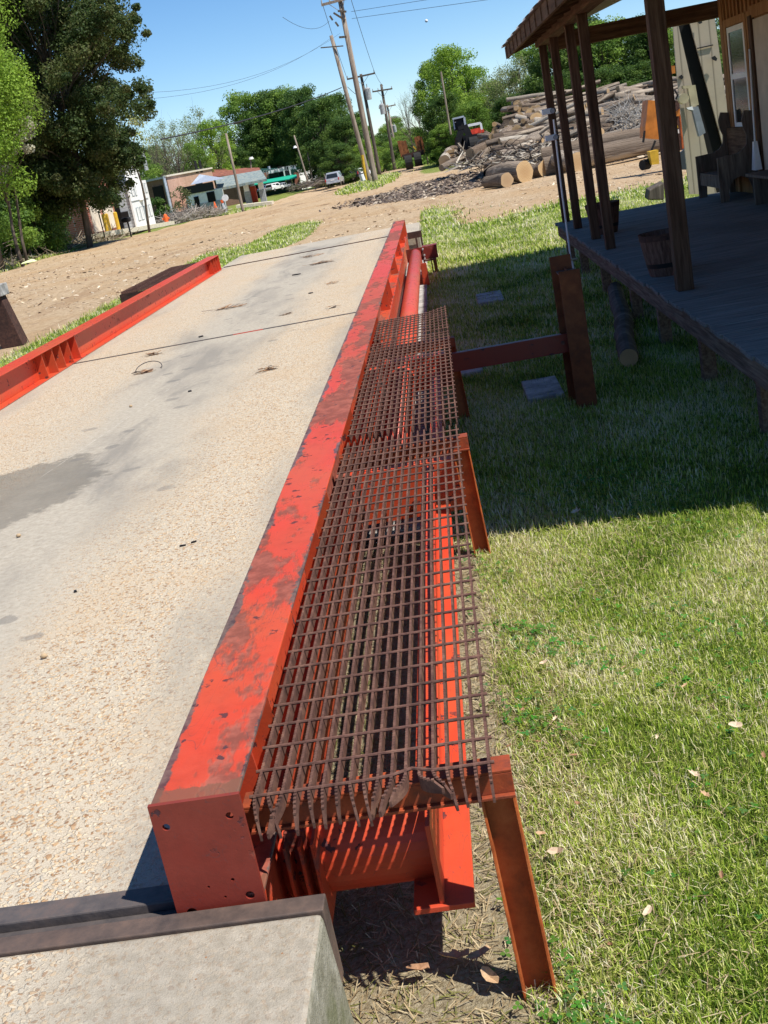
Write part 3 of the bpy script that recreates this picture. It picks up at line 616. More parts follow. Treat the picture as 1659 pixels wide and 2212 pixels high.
# neighbouring shed seen past the porch
sh=empty('tan_shed',(4.6,19.2,-.42),'tan board shed wall with a black sloping opening behind the porch','shed')
def quadxz(pts,y,th,name,mat,par):
    P=[at(px,py,y) for px,py in pts]; b=MB(); n=len(P)
    b.add([tuple(p) for p in P]+[(p[0],p[1]+th,p[2]) for p in P],[tuple(range(n)),tuple(range(n,2*n))[::-1]]+[(i,(i+1)%n,n+(i+1)%n,n+i) for i in range(n)])
    return b.build(name,mat,par)
def z4(x,y): return ((2500+x/2.603)*.5486,(y/2.603)*.5486)
def P4(*pts): return [z4(x,y) for x,y in pts]
quadxz(P4((385,180),(430,190),(840,1990),(560,1990),(425,700)),19.0,.05,'board_wall',M['shed'],sh)
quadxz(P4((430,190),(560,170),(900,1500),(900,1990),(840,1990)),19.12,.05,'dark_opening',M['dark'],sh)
quadxz(P4((545,165),(800,60),(1000,1500),(905,1500)),19.06,.05,'board_wall',M['shed'],sh)
quadxz(P4((640,490),(800,455),(802,466),(642,501)),19.03,.02,'strap_hinge',M['black'],sh)
for pts,nm,mt,l in (([(590,165),(690,150),(690,235),(665,245)],'hinge','black',None),([(785,590),(820,570),(845,600),(835,625),(800,610)],'hinge','black',None),([(450,785),(480,765),(500,790),(480,815)],'hinge','black',None)): quadxz(P4(*pts),18.97,.03,nm,M[mt],sh)
eb=empty('electric_meter',tuple(at(*z4(560,1000),18.7)),'tan electric meter box with a round meter on the shed wall','meter')
quadxz(P4((490,880),(620,870),(655,1075),(580,1095),(545,905),(500,910)),18.8,.12,'meter_box',M['boxtan'],eb)
c=at(*z4(500,1010),18.7); MB().tube([(c[0],18.68,c[2]),(c[0],18.8,c[2])],.075,18).build('meter_dial',M['boxtan'],eb)
cb_=empty('switch_box',tuple(at(*z4(650,1240),18.7)),'long grey switch box below the electric meter','box')
quadxz(P4((530,1110),(650,1090),(725,1360),(660,1400),(595,1140)),18.7,.12,'box_body',M['boxgrey'],cb_)
quadxz(P4((530,1105),(590,1090),(600,1130),(545,1122)),18.69,.01,'box_lid',M['white'],cb_)
# ---- bench with curvy ends
bn=empty('wooden_bench',(3.55,15.0,.1),'old wooden settle bench with curvy side panels against the wall','bench')
prof=[(0,0),(.10,0),(.11,.14),(.17,.24),(.26,.27),(.35,.22),(.385,.12),(.39,0),(.46,0),(.47,.75),(.46,.98),(.36,1.0),(.325,.90),(.335,.80),(.365,.72),(.355,.62),(.30,.56),(.24,.53),(.0,.52)]
for yy in (14.45,15.6): MB().prism(prof,(3.32,yy,.10),(1,0,0),(0,0,1),(0,.035,0)).build('side_panel',M['oldwood'],bn,bevel=.003)
MB().box((3.35,14.485,.38),(3.74,15.6,.41)).build('seat',M['oldwood'],bn); MB().box((3.345,14.485,.26),(3.37,15.6,.38)).build('apron',M['oldwood'],bn)
MB().box((3.73,14.485,.42),(3.755,15.6,.90)).build('backrest',M['beamw'],bn)
MB().box((3.74,14.9,.62),(3.76,15.3,.85)).build('back_panel',M['tan'],bn)
lt=empty('low_table',(3.65,13.2,.1),'low grey plank table nearest the door on the porch','table')
MB().box((3.40,12.6,.42),(3.80,13.55,.45)).build('table_top',M['oldwood'],lt,bevel=.003)
for yy in (12.7,13.44): MB().box((3.46,yy,.10),(3.76,yy+.03,.42)).build('leg',M['oldwood'],lt)
mp=empty('broom',(3.73,14.0,.1),'white handled broom leaning on the door jamb','broom')
MB().tube([(3.72,14.25,.72),(3.76,14.3,1.75)],.011,8).build('handle',M['pvc'],mp)
MB().hexa([(3.68,14.18,.42),(3.76,14.18,.42),(3.76,14.34,.42),(3.68,14.34,.42)],[(3.70,14.22,.74),(3.74,14.22,.74),(3.74,14.28,.74),(3.70,14.28,.74)]).build('brush_head',M['pvc'],mp)
def barrel(x,y,label):
    root=empty('barrel_planter',(x,y,.10),label,'planter','half barrel planters on the porch'); rr=[(0,.135),(.12,.160),(.24,.180),(.33,.192)]
    V=[];F=[];n=24
    prof2=[(z,r) for z,r in rr]+[(.33,.175),(.24,.163),(.05,.125)]
    for z,r in prof2:
        for j in range(n): V.append((x+r*math.cos(2*PI*j/n),y+r*math.sin(2*PI*j/n),.10+z))
    for i in range(len(prof2)-1):
        for j in range(n): F.append((i*n+j,i*n+(j+1)%n,(i+1)*n+(j+1)%n,(i+1)*n+j))
    b=MB(); b.add(V,F+[tuple(range(n))[::-1],tuple((len(prof2)-1)*n+j for j in range(n))]); b.build('staves',M['barrel'],root,smooth=False)
    for z0,z1,r0,r1,mt in ((.07,.105,.153,.160,'hoop'),(.285,.335,.190,.196,'rustdark')):
        V=[];F=[]
        for z,r in ((z0,r0),(z1,r1)):
            for j in range(n): V.append((x+r*math.cos(2*PI*j/n),y+r*math.sin(2*PI*j/n),.10+z))
        F=[(j,(j+1)%n,n+(j+1)%n,n+j) for j in range(n)]; MB().add(V,F).build('hoop',M[mt],root,smooth=True)
    return root
barrel(1.70,9.45,'half barrel planter behind the nearest porch post'); barrel(1.79,13.45,'half barrel planter between the farther porch posts')
# white conduit and boxes
pv=empty('pvc_conduit',(1.25,12.3,-.42),'thin white pipe rising outside the porch edge with two meter boxes','pipe')
a=at(1193,205,12.3); c=at(1233,560,12.3); MB().tube([(c[0]+.03,12.3,-.42),(c[0]+.01,12.3,c[2]-.02),tuple(c),tuple(at(1212,400,12.3)),tuple(at(1196,258,12.3))],.010,8).build('pipe',M['pvc'],pv)
for py in (240,297):
    p=at(1190 if py==240 else 1197,py,12.3); MB().box((p[0]-.09,12.28,p[2]-.025),(p[0]+.01,12.32,p[2]+.03)).build('clamp',M['pvc'],pv,bevel=.006)
    MB().tube([(p[0]+.01,12.26,p[2]),(p[0]+.03,12.30,p[2])],.026,12).build('meter_head',M['boxgrey'],pv)
MB().box((1.18,12.28,.005),(1.32,12.32,.02)).build('foot_bracket',M['boxtan'],pv)
# ================================================================== GRASS (uncountable)
def visible(x,y,z,mx=260,my=160):
    p=proj(np.stack([x,y,z],1)); return (p[:,0]>-mx)&(p[:,0]<1659+mx)&(p[:,1]>-my)&(p[:,1]<2212+my)
PAL=np.array([(.07,.14,.012),(.18,.29,.025),(.34,.47,.05),(.49,.57,.10),(.64,.62,.24),(.76,.70,.42),(.84,.77,.58)])
def patch(x,y,s=1.0,ph=0):
    return .5+.22*np.sin(x*2.1*s+1.3*np.sin(y*1.7*s+ph)+ph)+.2*np.sin(y*1.3*s+1.9*np.sin(x*1.1*s)+2*ph)+.12*np.sin(x*5.3*s+y*4.1*s)
def blades(zone,dens,wid,hgt,maskf,zoff=0):
    x0,x1,y0,y1=zone; n=int((x1-x0)*(y1-y0)*dens)
    x=RNG.uniform(x0,x1,n); y=RNG.uniform(y0,y1,n); z=terr(x,y)
    k=visible(x,y,z)&(RNG.random(n)<maskf(x,y)); x,y,z=x[k],y[k],z[k]
    return x,y,z,np.full(len(x),wid),np.full(len(x),hgt)
def lawn(x,y):
    m=grassmask(x,y); d=.55+.6*patch(x,y,.8,1.0)
    near=1-.7*(1-ss(x,-.08,.03+.06*np.sin(y*3)+.05*np.sin(y*11)))*(1-ss(y,4,6)); near*=1-.25*blob(.1,2.3,.2,.4,x,y)
    # keep clear of deck/footings/pads
    clear=1-((x<-.34)&(x>-4.3)&(y<23)).astype(float)
    return np.clip(m*m*d*near*clear,0,1)
Z=[blades((-.1,1.7,1.5,3.0),16000,.0028,.024,lawn),blades((-.1,1.9,1.6,5.2),24000,.0029,.022,lawn),blades((-.3,2.6,5.2,9.5),9500,.0042,.026,lawn),blades((-.5,3.4,9.5,16),3600,.007,.032,lawn),
   blades((-.5,4.5,16,24),1500,.012,.05,lawn),blades((-1,8,24,38),520,.022,.06,lawn),blades((-7.2,-4,10,24),1300,.011,.06,lawn),blades((-8,-3,24,42),420,.02,.06,lawn),blades((-24,-17,24,60),120,.04,.12,lawn),blades((-7,-1.5,58,115),60,.06,.16,lawn),blades((-25,-16,108,126),70,.08,.2,lawn)]
x,y,z,w,h=[np.concatenate(t) for t in zip(*Z)]
n=len(x); th=RNG.uniform(0,2*PI,n); lean=RNG.uniform(.1,1.5,n); hh=h*(.45+RNG.random(n)**1.6*1.5)
cl=.55*patch(x,y,1.6,2.0)+.45*patch(x*2.7,y*2.7,1.3,.5); ci=np.clip(RNG.normal(2.0+5.5*(cl-.48),1.15,n)+ (RNG.random(n)<.32)*2.6,0,5.99)
i0=ci.astype(int); fr=(ci-i0)[:,None]; colr=PAL[i0]*(1-fr)+PAL[i0+1]*fr; colr*=RNG.uniform(.8,1.25,(n,1))
dx,dy=np.cos(th),np.sin(th); px_,py_=-dy*w/2,dx*w/2
b0=np.stack([x,y,z-.004],1); mid=b0+np.stack([dx*np.sin(lean*.5)*hh*.5,dy*np.sin(lean*.5)*hh*.5,np.cos(lean*.5)*hh*.55+.004],1)
tip=b0+np.stack([dx*np.sin(lean)*hh,dy*np.sin(lean)*hh,np.cos(lean)*hh+.012],1); pp_=np.stack([px_,py_,0*w],1)
V=np.stack([b0-pp_,b0+pp_,mid-pp_*.9,mid+pp_*.9,tip],1).reshape(-1,3); o5=np.arange(n)[:,None]*5
F=np.concatenate([o5+np.array([0,1,3]),o5+np.array([0,3,2]),o5+np.array([2,3,4])])
g=np_mesh('lawn_grass',V,F,M['grass'],np.repeat(colr,5,0)); tag(g,'short mown green and straw coloured grass blades covering the lawn','grass',kind='stuff')
print('blades',n)
# clover leaflets along the walkway edge and patches
n=5200; x=np.concatenate([RNG.normal(.06,.09,2600),RNG.uniform(0,1.6,2600)]); y=np.concatenate([RNG.uniform(1.9,5.4,2600),RNG.uniform(2,6.2,2600)])
k=(patch(x,y,2.3,4.0)+RNG.normal(0,.12,n)>.62)&visible(x,y,terr(x,y)); x,y=x[k],y[k]; n=len(x); V=[];F=[];C=[]
for i in range(n):
    hz=random.uniform(.012,.04); c=Vector((x[i],y[i],tz(x[i],y[i])+hz)); a0=random.uniform(0,2*PI); r=random.uniform(.005,.009); tilt=Vector((random.uniform(-.3,.3),random.uniform(-.3,.3),0))
    col=(random.uniform(.05,.11),random.uniform(.16,.27),random.uniform(.02,.05))
    for j in range(3):
        a=a0+j*2.09; d=Vector((math.cos(a),math.sin(a),0)); e=Vector((-d.y,d.x,0)); b_=len(V)
        for p in (c,c+d*r*.8+e*r*.75,c+d*r*1.7+e*r*.35,c+d*r*1.7-e*r*.35,c+d*r*.8-e*r*.75): q=p-c; V.append((p.x,p.y,p.z+q.dot(tilt))); C.append(col)
        F+=[(b_,b_+1,b_+2),(b_,b_+2,b_+3),(b_,b_+3,b_+4)]
g=np_mesh('clover',V,F,M['grass'],np.array(C)); tag(g,'small round green clover leaves in patches through the lawn','clover',kind='stuff')
# straw / clippings under the walkway
n=30000; x=np.concatenate([RNG.uniform(-.75,.16,12000),RNG.uniform(.05,2.2,18000)]); y=np.concatenate([RNG.uniform(1.7,5.6,12000),RNG.uniform(1.6,7.5,18000)]); kk=(x<.16)|(patch(x,y,1.9,.7)+RNG.normal(0,.15,n)>.66); x=x[kk]; y=y[kk]; n=len(x); L=RNG.uniform(.012,.06,n); a=RNG.uniform(0,PI,n); zz=terr(x,y)+RNG.uniform(.001,.014,n)+(x>.16)*RNG.uniform(.004,.02,n)
dv=np.stack([np.cos(a)*L/2,np.sin(a)*L/2,RNG.uniform(-.006,.01,n)],1); wv=np.stack([-np.sin(a)*.0013,np.cos(a)*.0013,0*a],1); c0=np.stack([x,y,zz],1)
V=np.stack([c0-dv-wv,c0-dv+wv,c0+dv+wv,c0+dv-wv],1).reshape(-1,3); F=np.arange(n)[:,None]*4+np.array([0,1,2,3])
sc=np.array([(.55,.45,.28),(.42,.32,.18),(.30,.22,.12),(.20,.20,.06)])[RNG.integers(0,4,n)]*RNG.uniform(.7,1.2,(n,1))
g=np_mesh('straw_litter',V,F,M['dry'],np.repeat(sc,4,0)); tag(g,'dry straw and grass clippings on the bare soil under the walkway','straw',kind='stuff')
# wood chip / bark debris in the log yard and gravel on the dirt
def debris(name,label,cat,zones,cols,sl):
    Vs=[];Cs=[]
    for (x0,x1,y0,y1,d,mf) in zones:
        n=int((x1-x0)*(y1-y0)*d); x=RNG.uniform(x0,x1,n); y=RNG.uniform(y0,y1,n); k=(RNG.random(n)<mf(x,y))&visible(x,y,terr(x,y),120,80); x,y=x[k],y[k]; n=len(x)
        L=RNG.uniform(sl[0],sl[1],n)*(.6+RNG.random(n)**3*1.6); W=L*RNG.uniform(.15,.5,n); a=RNG.uniform(0,2*PI,n)
        c0=np.stack([x,y,terr(x,y)+L*.12],1); dv=np.stack([np.cos(a)*L/2,np.sin(a)*L/2,RNG.uniform(-.25,.25,n)*L],1); wv=np.stack([-np.sin(a)*W/2,np.cos(a)*W/2,RNG.uniform(-.4,.4,n)*W],1)
        up=np.stack([0*x,0*x,W*.45],1)
        Vs.append(np.stack([c0-dv-wv,c0-dv+wv,c0+dv+wv,c0+dv-wv,c0+up],1).reshape(-1,3)); Cs.append(np.repeat(np.array(cols)[RNG.integers(0,len(cols),n)]*RNG.uniform(.7,1.25,(n,1)),5,0))
    V=np.concatenate(Vs); C=np.concatenate(Cs); k=np.arange(len(V)//5)[:,None]*5
    F=np.concatenate([k+np.array(t) for t in ((0,1,4),(1,2,4),(2,3,4),(3,0,4))]); g=np_mesh(name,V,F,M['dry'],C); tag(g,label,cat,kind='stuff')
mzone=lambda x,y: np.maximum.reduce([blob(3.5,50,7.5,9,x,y),blob(8,50,6,10,x,y),.95*blob(.4,55,2.4,8,x,y)])*ss(y,40.5,43)
debris('wood_debris','broken bark and wood scraps strewn over the log yard','wood scraps',[(-5,16,40,64,85,mzone)],[(.10,.075,.06),(.19,.14,.11),(.30,.24,.19),(.50,.42,.32),(.08,.06,.05),(.36,.27,.19)],(.04,.15))
debris('gravel','loose tan gravel and wood chips on the dirt lot','gravel',[(-17,9,22,42,22,lambda x,y:(1-grassmask(x,y))*(1-((x>-4.2)&(x<-.3)&(y<23.5)))*(.25+.75*(patch(x,y,.6,3)>.62))),(-18,-6.8,22,60,9,lambda x,y:.5+0*x)],[(.62,.50,.34),(.70,.60,.45),(.42,.28,.16),(.50,.36,.21),(.24,.16,.10)],(.02,.075))
# dead leaves on lawn (individuals)
def leaf_mesh(seed,lobed):
    r=random.Random(seed); pts=[]
    n=14 if lobed else 9
    for j in range(n):
        a=2*PI*j/n; rad=r.uniform(.85,1.1) if not lobed else (r.uniform(.85,1.1) if j%2==0 else r.uniform(.55,.7)); pts.append((math.cos(a)*rad,math.sin(a)*.5*rad))
    V=[(0,0,0)]+[(x,y,.55*abs(y)+.25*x*x+r.uniform(-.08,.08)) for x,y in pts]; F=[(0,1+j,1+(j+1)%n) for j in range(n)]
    me=bpy.data.meshes.new('dead_leaf'); me.from_pydata(V,[],F); me.materials.append(LM[seed%3]); return me
LM=[plain('tan_dead_leaf',(.46,.30,.17),.7),plain('brown_dead_leaf',(.28,.15,.08),.7),plain('pale_dead_leaf',(.60,.46,.32),.7)]
LMS=[leaf_mesh(i,i%2==0) for i in range(6)]
def leaf(px,py,z,size,label,group=None,mi=None,name='dead_leaf',cat='leaf'):
    P=onz(px,py,z); o=bpy.data.objects.new(name,LMS[random.randrange(6) if mi is None else mi]); COL.objects.link(o)
    o.location=(P[0],P[1],P[2]+.012); o.scale=(size,size,size); o.rotation_euler=(random.uniform(-.4,.4),random.uniform(-.4,.4),random.uniform(0,6.3)); return tag(o,label,cat,group)
ll='small tan dead leaf lying flat in the sunny lawn grass'
for px,py in ((1175,1438),(1350,1448),(1248,1745),(1480,1488),(1525,1725),(1590,1575),(1240,1640),(1100,1620),(1160,1610),(1130,1540),(1650,1640),(1560,1900),(1400,1980),(1320,2050),(1500,1680),(1420,1600),(1200,1560),(1170,1810),(1090,1830)): leaf(px,py,-.385,random.uniform(.012,.021),ll,'dead leaves scattered on the sunny lawn')
leaf(1245,1112,-.38,.045,'pale dead leaf right on the edge of the porch shadow',mi=2)
leaf(988,2080,-.392,.05,'lobed brown oak leaf cluster on bare soil left of the near leg',mi=0)
leaf(1040,2075,-.39,.035,'flat tan leaf touching the near walkway leg',mi=3); leaf(905,2105,-.39,.032,'narrow dark leaf alone on the bare soil beside the slab corner',mi=1)
leaf(1060,2120,-.39,.03,'tan leaf beside the foot of the near leg',mi=3); leaf(1205,1850,-.39,.03,'brown curled leaf right of the near leg',mi=5)
# bits on the deck
def scrap(px,py,l,w,label,mat='rubber',cat='rubber scrap',name='rubber_scrap',z=0.0,rot=None):
    P=onz(px,py,z); root=MB(); r=random.Random(int(px*7+py))
    pts=[(-l/2,-w/2),(l/2*.8,-w/2*1.1),(l/2,w/2*.6),(-l/2*.7,w/2)]; root.prism(pts,(0,0,0),(1,0,0),(0,1,0),(0,0,max(.006,w*.25)))
    o=root.build(name,M[mat]); o.location=(P[0],P[1],z+.001); o.rotation_euler=(r.uniform(-.08,.08),r.uniform(-.08,.08),r.uniform(0,3) if rot is None else rot); return tag(o,label,cat)
scrap(395,1180,.028,.009,'left black rubber strip of a close pair on the deck',rot=.2); scrap(419,1172,.026,.008,'right black rubber strip of a close pair on the deck',rot=.3)
scrap(163,1279,.020,.012,'small black chip lowest on the near deck'); scrap(410,846,.035,.028,'black rubber lump on the middle of the deck'); scrap(434,728,.05,.04,'dark lump just beyond the deck joint')
scrap(671,634,.05,.04,'dark lump on the grey worn track far along the deck'); scrap(640,594,.12,.05,'flat dark scrap near the far deck end')
for px,py,l in ((41,1161,'tan pebble beside the dark oil stain'),(96,1423,'tan pebble near the left photo edge of the deck'),(283,880,'tiny stone in the grey track')):
    P=onz(px,py,0); b=MB(); b.tube([(-.012,0,0),(-.004,0,.003),(.006,.001,.003),(.013,0,0)],[.003,.0095,.0085,.003],7); o=b.build('pebble',M['stone'],smooth=True); o.location=(P[0],P[1],.008); tag(o,l,'pebble')
def litter(px,py,L,label,n=26,mat=None,z=0):
    P=onz(px,py,z); V=[];F=[];C=[]; r=random.Random(int(px))
    for i in range(n):
        a=r.uniform(-.5,.5)+(PI if r.random()<.5 else 0)+.3; c=Vector((r.gauss(0,L*.35),r.gauss(0,L*.2),r.uniform(.002,.025))); l=r.uniform(.25,.6)*L; d=Vector((math.cos(a),math.sin(a),r.uniform(-.1,.2)))*l/2; w=Vector((-math.sin(a),math.cos(a),.3))*.006; k=len(V)
        V+=[tuple(c-d-w),tuple(c-d+w),tuple(c+d+w),tuple(c+d-w)]; F.append((k,k+1,k+2,k+3)); cc=r.choice([(.16,.09,.05),(.30,.18,.10),(.07,.05,.04),(.45,.26,.14)]); C+=[cc]*4
    o=np_mesh('leaf_litter',V,F,M['dry'],np.array(C)); o.location=tuple(P); return tag(o,label,'leaf litter')
litter(500,665,.28,'brown twig and leaf litter left of the far grey track'); litter(330,767,.12,'small brown leaf cluster touching the deck joint'); litter(578,800,.12,'small reddish leaf litter on the pebbled deck'); litter(722,665,.09,'small leaf scrap close to the right beam just past the joint',12)
litter(310,806,.14,'reddish pine straw inside the wire loop'); litter(620,679,.12,'leaf scrap between joint and far litter',12); litter(690,570,.30,'dark twig litter at the far deck end',30)
litter(720,612,.14,'brown leaf scrap near the right beam at the far deck',14); litter(668,555,.25,'dark flat litter in the far grey track',20); litter(640,443,.5,'clump of bark and twigs on the dirt lot',40,z=-.5); litter(700,443,.4,'second clump of dry twigs on the dirt lot',30,z=-.5)
P=onz(322,800,0); mb=MB(); mb.tube([(.12*math.cos(t)-.0,.10*math.sin(t),.012+.05*max(0,math.sin(t))) for t in np.linspace(-.3,3.3,22)],.0035,6); o=mb.build('wire_loop',M['wire'],smooth=True); o.location=tuple(P); tag(o,'thin dark bent wire loop lying on the deck','wire')
# twig on the left grass strip
P=onz(225,712,-.4); mb=MB(); mb.tube([(-.35,0,.02),(-.1,.02,.03),(.1,.0,.03),(.28,.05,.06),(.42,.12,.2)],[.02,.018,.014,.01,.004],6); o=mb.build('stick',M['poledark']); o.location=tuple(P); tag(o,'crooked dark stick on the grass left of the left beam','stick')
# bark log under porch edge
rootp=[(1.20,8.6,-.34),(1.28,9.3,-.33),(1.42,10.2,-.32),(1.50,11.0,-.33),(1.66,12.3,-.34)]
mb=MB(); rr=random.Random(3); pts=[];rad=[]
for i in range(len(rootp)-1):
    for t in np.linspace(0,1,7)[:-1]:
        p=Vector(rootp[i]).lerp(Vector(rootp[i+1]),t); pts.append(p); rad.append(.075+rr.uniform(-.012,.012))
mb.tube(pts,rad,14,capmat=1); o=mb.build('log',[M['bark'],M['logend']]); tag(o,'long crooked bark covered log lying on the grass along the porch edge','log')
# ================================================================== FAR LEFT STREET
def fquad(root,name,mat,A,B,u0,u1,z0,z1,th=.06,out=None,zb=0,par=None):
    """panel on the wall plane A->B (world xy), u in metres from A"""
    A2=Vector((A[0],A[1],0));B2=Vector((B[0],B[1],0)); d=(B2-A2).normalized(); nrm=Vector((d.y,-d.x,0)) if out is None else out
    p=A2+d*u0; q=A2+d*u1; b=MB(); b.hexa([tuple(p+Vector((0,0,z0))),tuple(q+Vector((0,0,z0))),tuple(q+nrm*th+Vector((0,0,z0))),tuple(p+nrm*th+Vector((0,0,z0)))],[tuple(p+Vector((0,0,z1))),tuple(q+Vector((0,0,z1))),tuple(q+nrm*th+Vector((0,0,z1))),tuple(p+nrm*th+Vector((0,0,z1)))]); return b.build(name,mat,par or root)
def walls(root,name,mat,pts,z0,z1,hts=None):
    b=MB(); n=len(pts); lo=[(p[0],p[1],z0) for p in pts]; hi=[(p[0],p[1],(hts[i] if hts else z1)) for i,p in enumerate(pts)]
    b.add(lo+hi,[tuple(range(n))[::-1],tuple(range(n,2*n))]+[(i,(i+1)%n,n+(i+1)%n,n+i) for i in range(n)]); return b.build(name,mat,root)
def zc(x,y): return ((220+x/3.456)*.5486,(560+y/3.456)*.5486)
# --- red brick garage with cream doors
A=at(*zc(40,1130),80); B=at(*zc(500,1220),76); C=at(*zc(860,1165),82); D=A+C-B
zt=at(*zc(720,700),80)[2]; gz0=B[2]
rb=empty('brick_garage',tuple((A+B)/2),'red brick garage with cream roller doors half hidden behind the big cedar','building')
walls(rb,'brick_wall',M['brickred'],[A,B,C,D],gz0-1,zt+1.2)
L=np.linalg.norm((C-B)[:2]); 
for u0,u1 in ((.06,.40),(.52,.90)): fquad(rb,'garage_door',M['cream'],B,C,L*u0,L*u1,gz0-.1,zt-.3,.08)
for u in (.60,.68): fquad(rb,'door_window',M['glass'],B,C,L*u,L*(u+.05),gz0+1.3,gz0+1.6,.1)
# --- bollards, mailbox
def bollard(px,py,Y,label):
    P=at(px,py,Y); r=empty('bollard',tuple(P),label,'bollard','yellow bollards by the garage'); MB().tube([(P[0],P[1],P[2]-.2),(P[0],P[1],P[2]+1.05)],.13,10).tube([(P[0],P[1],P[2]+1.05),(P[0],P[1],P[2]+1.12)],[.13,.06],10).build('post',M['yellow'],r); return r
bollard(*zc(700,1215),76,'yellow bollard in front of the brick pier'); bollard(*zc(735,1205),77,'yellow bollard just right of its neighbour'); bollard(*zc(855,1175),80,'yellow bollard beside the grey siding window')
def post(px,py,Y,hpx,w,label,name,cat,mat='black',top=None):
    P=at(px,py,Y); T=at(px-hpx*.22,py-hpx,Y); r=empty(name,tuple(P),label,cat); MB().tube([(P[0],P[1],P[2]-.2),(P[0],P[1],T[2])],w,8).build('post',M[mat],r); return r,P,T[2]
r_,P,t_=post(*zc(1018,1250),66,28,.05,'black roadside mailbox on a thin post in front of the white house','mailbox','mailbox'); MB().box((P[0]-.32,P[1]-.2,t_-.05),(P[0]+.18,P[1]+.2,t_+.22)).build('box',M['black'],r_,bevel=.08)
post(*zc(655,1250),66,50,.035,'thin dark metal post in front of the cream doors','metal_post','post')
# --- white two storey house front and grey siding side
A=at(*zc(870,1170),84); B=at(*zc(1085,1140),84); C=at(*zc(1335,1085),92); D=A+C-B
zside=at(*zc(1000,560),84)[2]; ztop=at(*zc(1100,520),86)[2]; z0=B[2]
wh=empty('white_house',tuple(B),'tall white fronted wooden house with grey lap siding side and a white tower','house')
walls(wh,'siding_wall',M['lapgrey'],[A,B+(C-B)*.02,C+(D-C)*.02,D],z0-1.5,0,[at(*zc(760,740),84)[2],at(*zc(965,560),84)[2],at(*zc(1210,520),92)[2],at(*zc(760,740),84)[2]])
L=np.linalg.norm((C-B)[:2]); zt=at(*zc(965,545),84)[2]
nrm=Vector(((C-B)[1],-(C-B)[0],0)).normalized()
fquad(wh,'front_wall',M['white'],B,C,0,L,z0-1.2,zt,.12)
for u0,u1,a,b_ in ((.12,.26,.08,.40),(.30,.44,.08,.40),(.64,.76,.10,.40),(.80,.92,.10,.40),(.10,.22,.66,.93),(.26,.36,.66,.93),(.50,.62,.68,.93),(.68,.80,.68,.93),(.84,.94,.68,.93)):
    h=zt-z0
    fquad(wh,'window_frame',M['grey'],B,C,L*u0,L*u1,z0+h*a,z0+h*b_,.14); fquad(wh,'pane',M['white'],B,C,L*(u0+.03),L*(u1-.03),z0+h*(a+.02),z0+h*(b_-.02),.16)
fquad(wh,'front_door',M['grey'],B,C,L*.50,L*.58,z0-.1,z0+(zt-z0)*.40,.16); fquad(wh,'storey_band',M['grey'],B,C,0,L*.9,z0+(zt-z0)*.56,z0+(zt-z0)*.565,.18)
LA=np.linalg.norm((B-A)[:2]); out=-Vector(((A-B)[1],-(A-B)[0],0)).normalized()
fquad(wh,'side_window',M['dark'],A,B,LA*.02,LA*.30,z0-.2,z0+1.9,.1); fquad(wh,'side_sign',M['black'],A,B,LA*.3,LA*.75,z0+.5,z0+1.1,.1)
T0=at(*zc(935,430),86); T1=at(*zc(1130,400),88); TT=at(*zc(960,110),86)[2]; 
tw=[T0,T1,T1+np.array([-1.5,3,0]),T0+np.array([-1.5,3,0])]; walls(wh,'tower',M['white'],tw,T0[2]-2,TT)
fquad(wh,'tower_louvre',M['grey'],T0,T1,.6,1.0,T0[2],TT-.5,.08); fquad(wh,'tower_corner',M['grey'],T0,T1,3.0,3.4,T0[2],TT-.1,.09)
# --- pavement strips
def strip(pts,w,name,mat):
    b=MB(); 
    for (a,c) in zip(pts[:-1],pts[1:]):
        a=Vector(a);c=Vector(c); d=(c-a).normalized(); s_=Vector((d.y,-d.x,0))*w/2; b.hexa([a-s_-Vector((0,0,.3)),a+s_-Vector((0,0,.3)),c+s_-Vector((0,0,.3)),c-s_-Vector((0,0,.3))],[a-s_,a+s_,c+s_,c-s_])
    o=b.build(name,mat); tag(o,kind='structure'); return o
def lift(p,dz=.05): return (p[0],p[1],p[2]+dz)
strip([lift(at(*zc(560,1250),73)),lift(at(*zc(900,1200),80)),lift(at(*zc(1480,1100),96))],1.6,'pavement',M['walk'])
# --- dark brick + tan brick building
def zg(x,y): return ((500+x/2.074)*.5486,(450+y/2.074)*.5486)
A=at(*zg(205,830),130); B=at(*zg(380,800),126); C=at(*zg(745,700),152); D=A+(C-B)*.6; z0=B[2]
db=empty('brick_building',tuple(B),'dark brick store with tan brick side wall and stepped parapet','building')
A=at(*zg(205,850),130); walls(db,'front_wall',M['brickdark'],[A,B,B+(C-B)*.02+(A-B)*0,D],z0-1.5,0,[at(*zg(160,545),130)[2],at(*zg(330,520),126)[2],at(*zg(330,520),126)[2],at(*zg(160,545),130)[2]])
walls(db,'side_wall',M['bricktan'],[B+(A-B)*.04,B,C,D],z0-1.5,0,[at(*zg(345,500),126)[2]]*2+[at(*zg(660,445),152)[2]]*2)
zt=at(*zg(330,500),126)[2]; L=np.linalg.norm((A-B)[:2])
o2=Vector((0,-1,0))
fquad(db,'parapet_cap',M['greymetal'],A,B,0,L,at(*zg(240,533),128)[2]-.05,at(*zg(240,533),128)[2]+.15,.2)
fquad(db,'door',M['dark'],A,B,L*.35,L*.80,z0-.3,z0+2.9,.08); fquad(db,'downpipe',M['greymetal'],A,B,L*.96,L*1.0,z0,zt,.25)
LC=np.linalg.norm((C-B)[:2])
for u in (.62,.72): fquad(db,'window',M['dark'],B,C,LC*u,LC*(u+.05),z0+3.6,z0+5.0,.08)
fquad(db,'window',M['dark'],B,C,LC*.55,LC*.7,z0+.8,z0+2.6,.08); zq=at(*zg(660,445),152)[2]; MB().bar((B[0],B[1],at(*zg(345,500),126)[2]),(C[0],C[1],zq),.35,.18).build('parapet_cap',M['walk'],db)
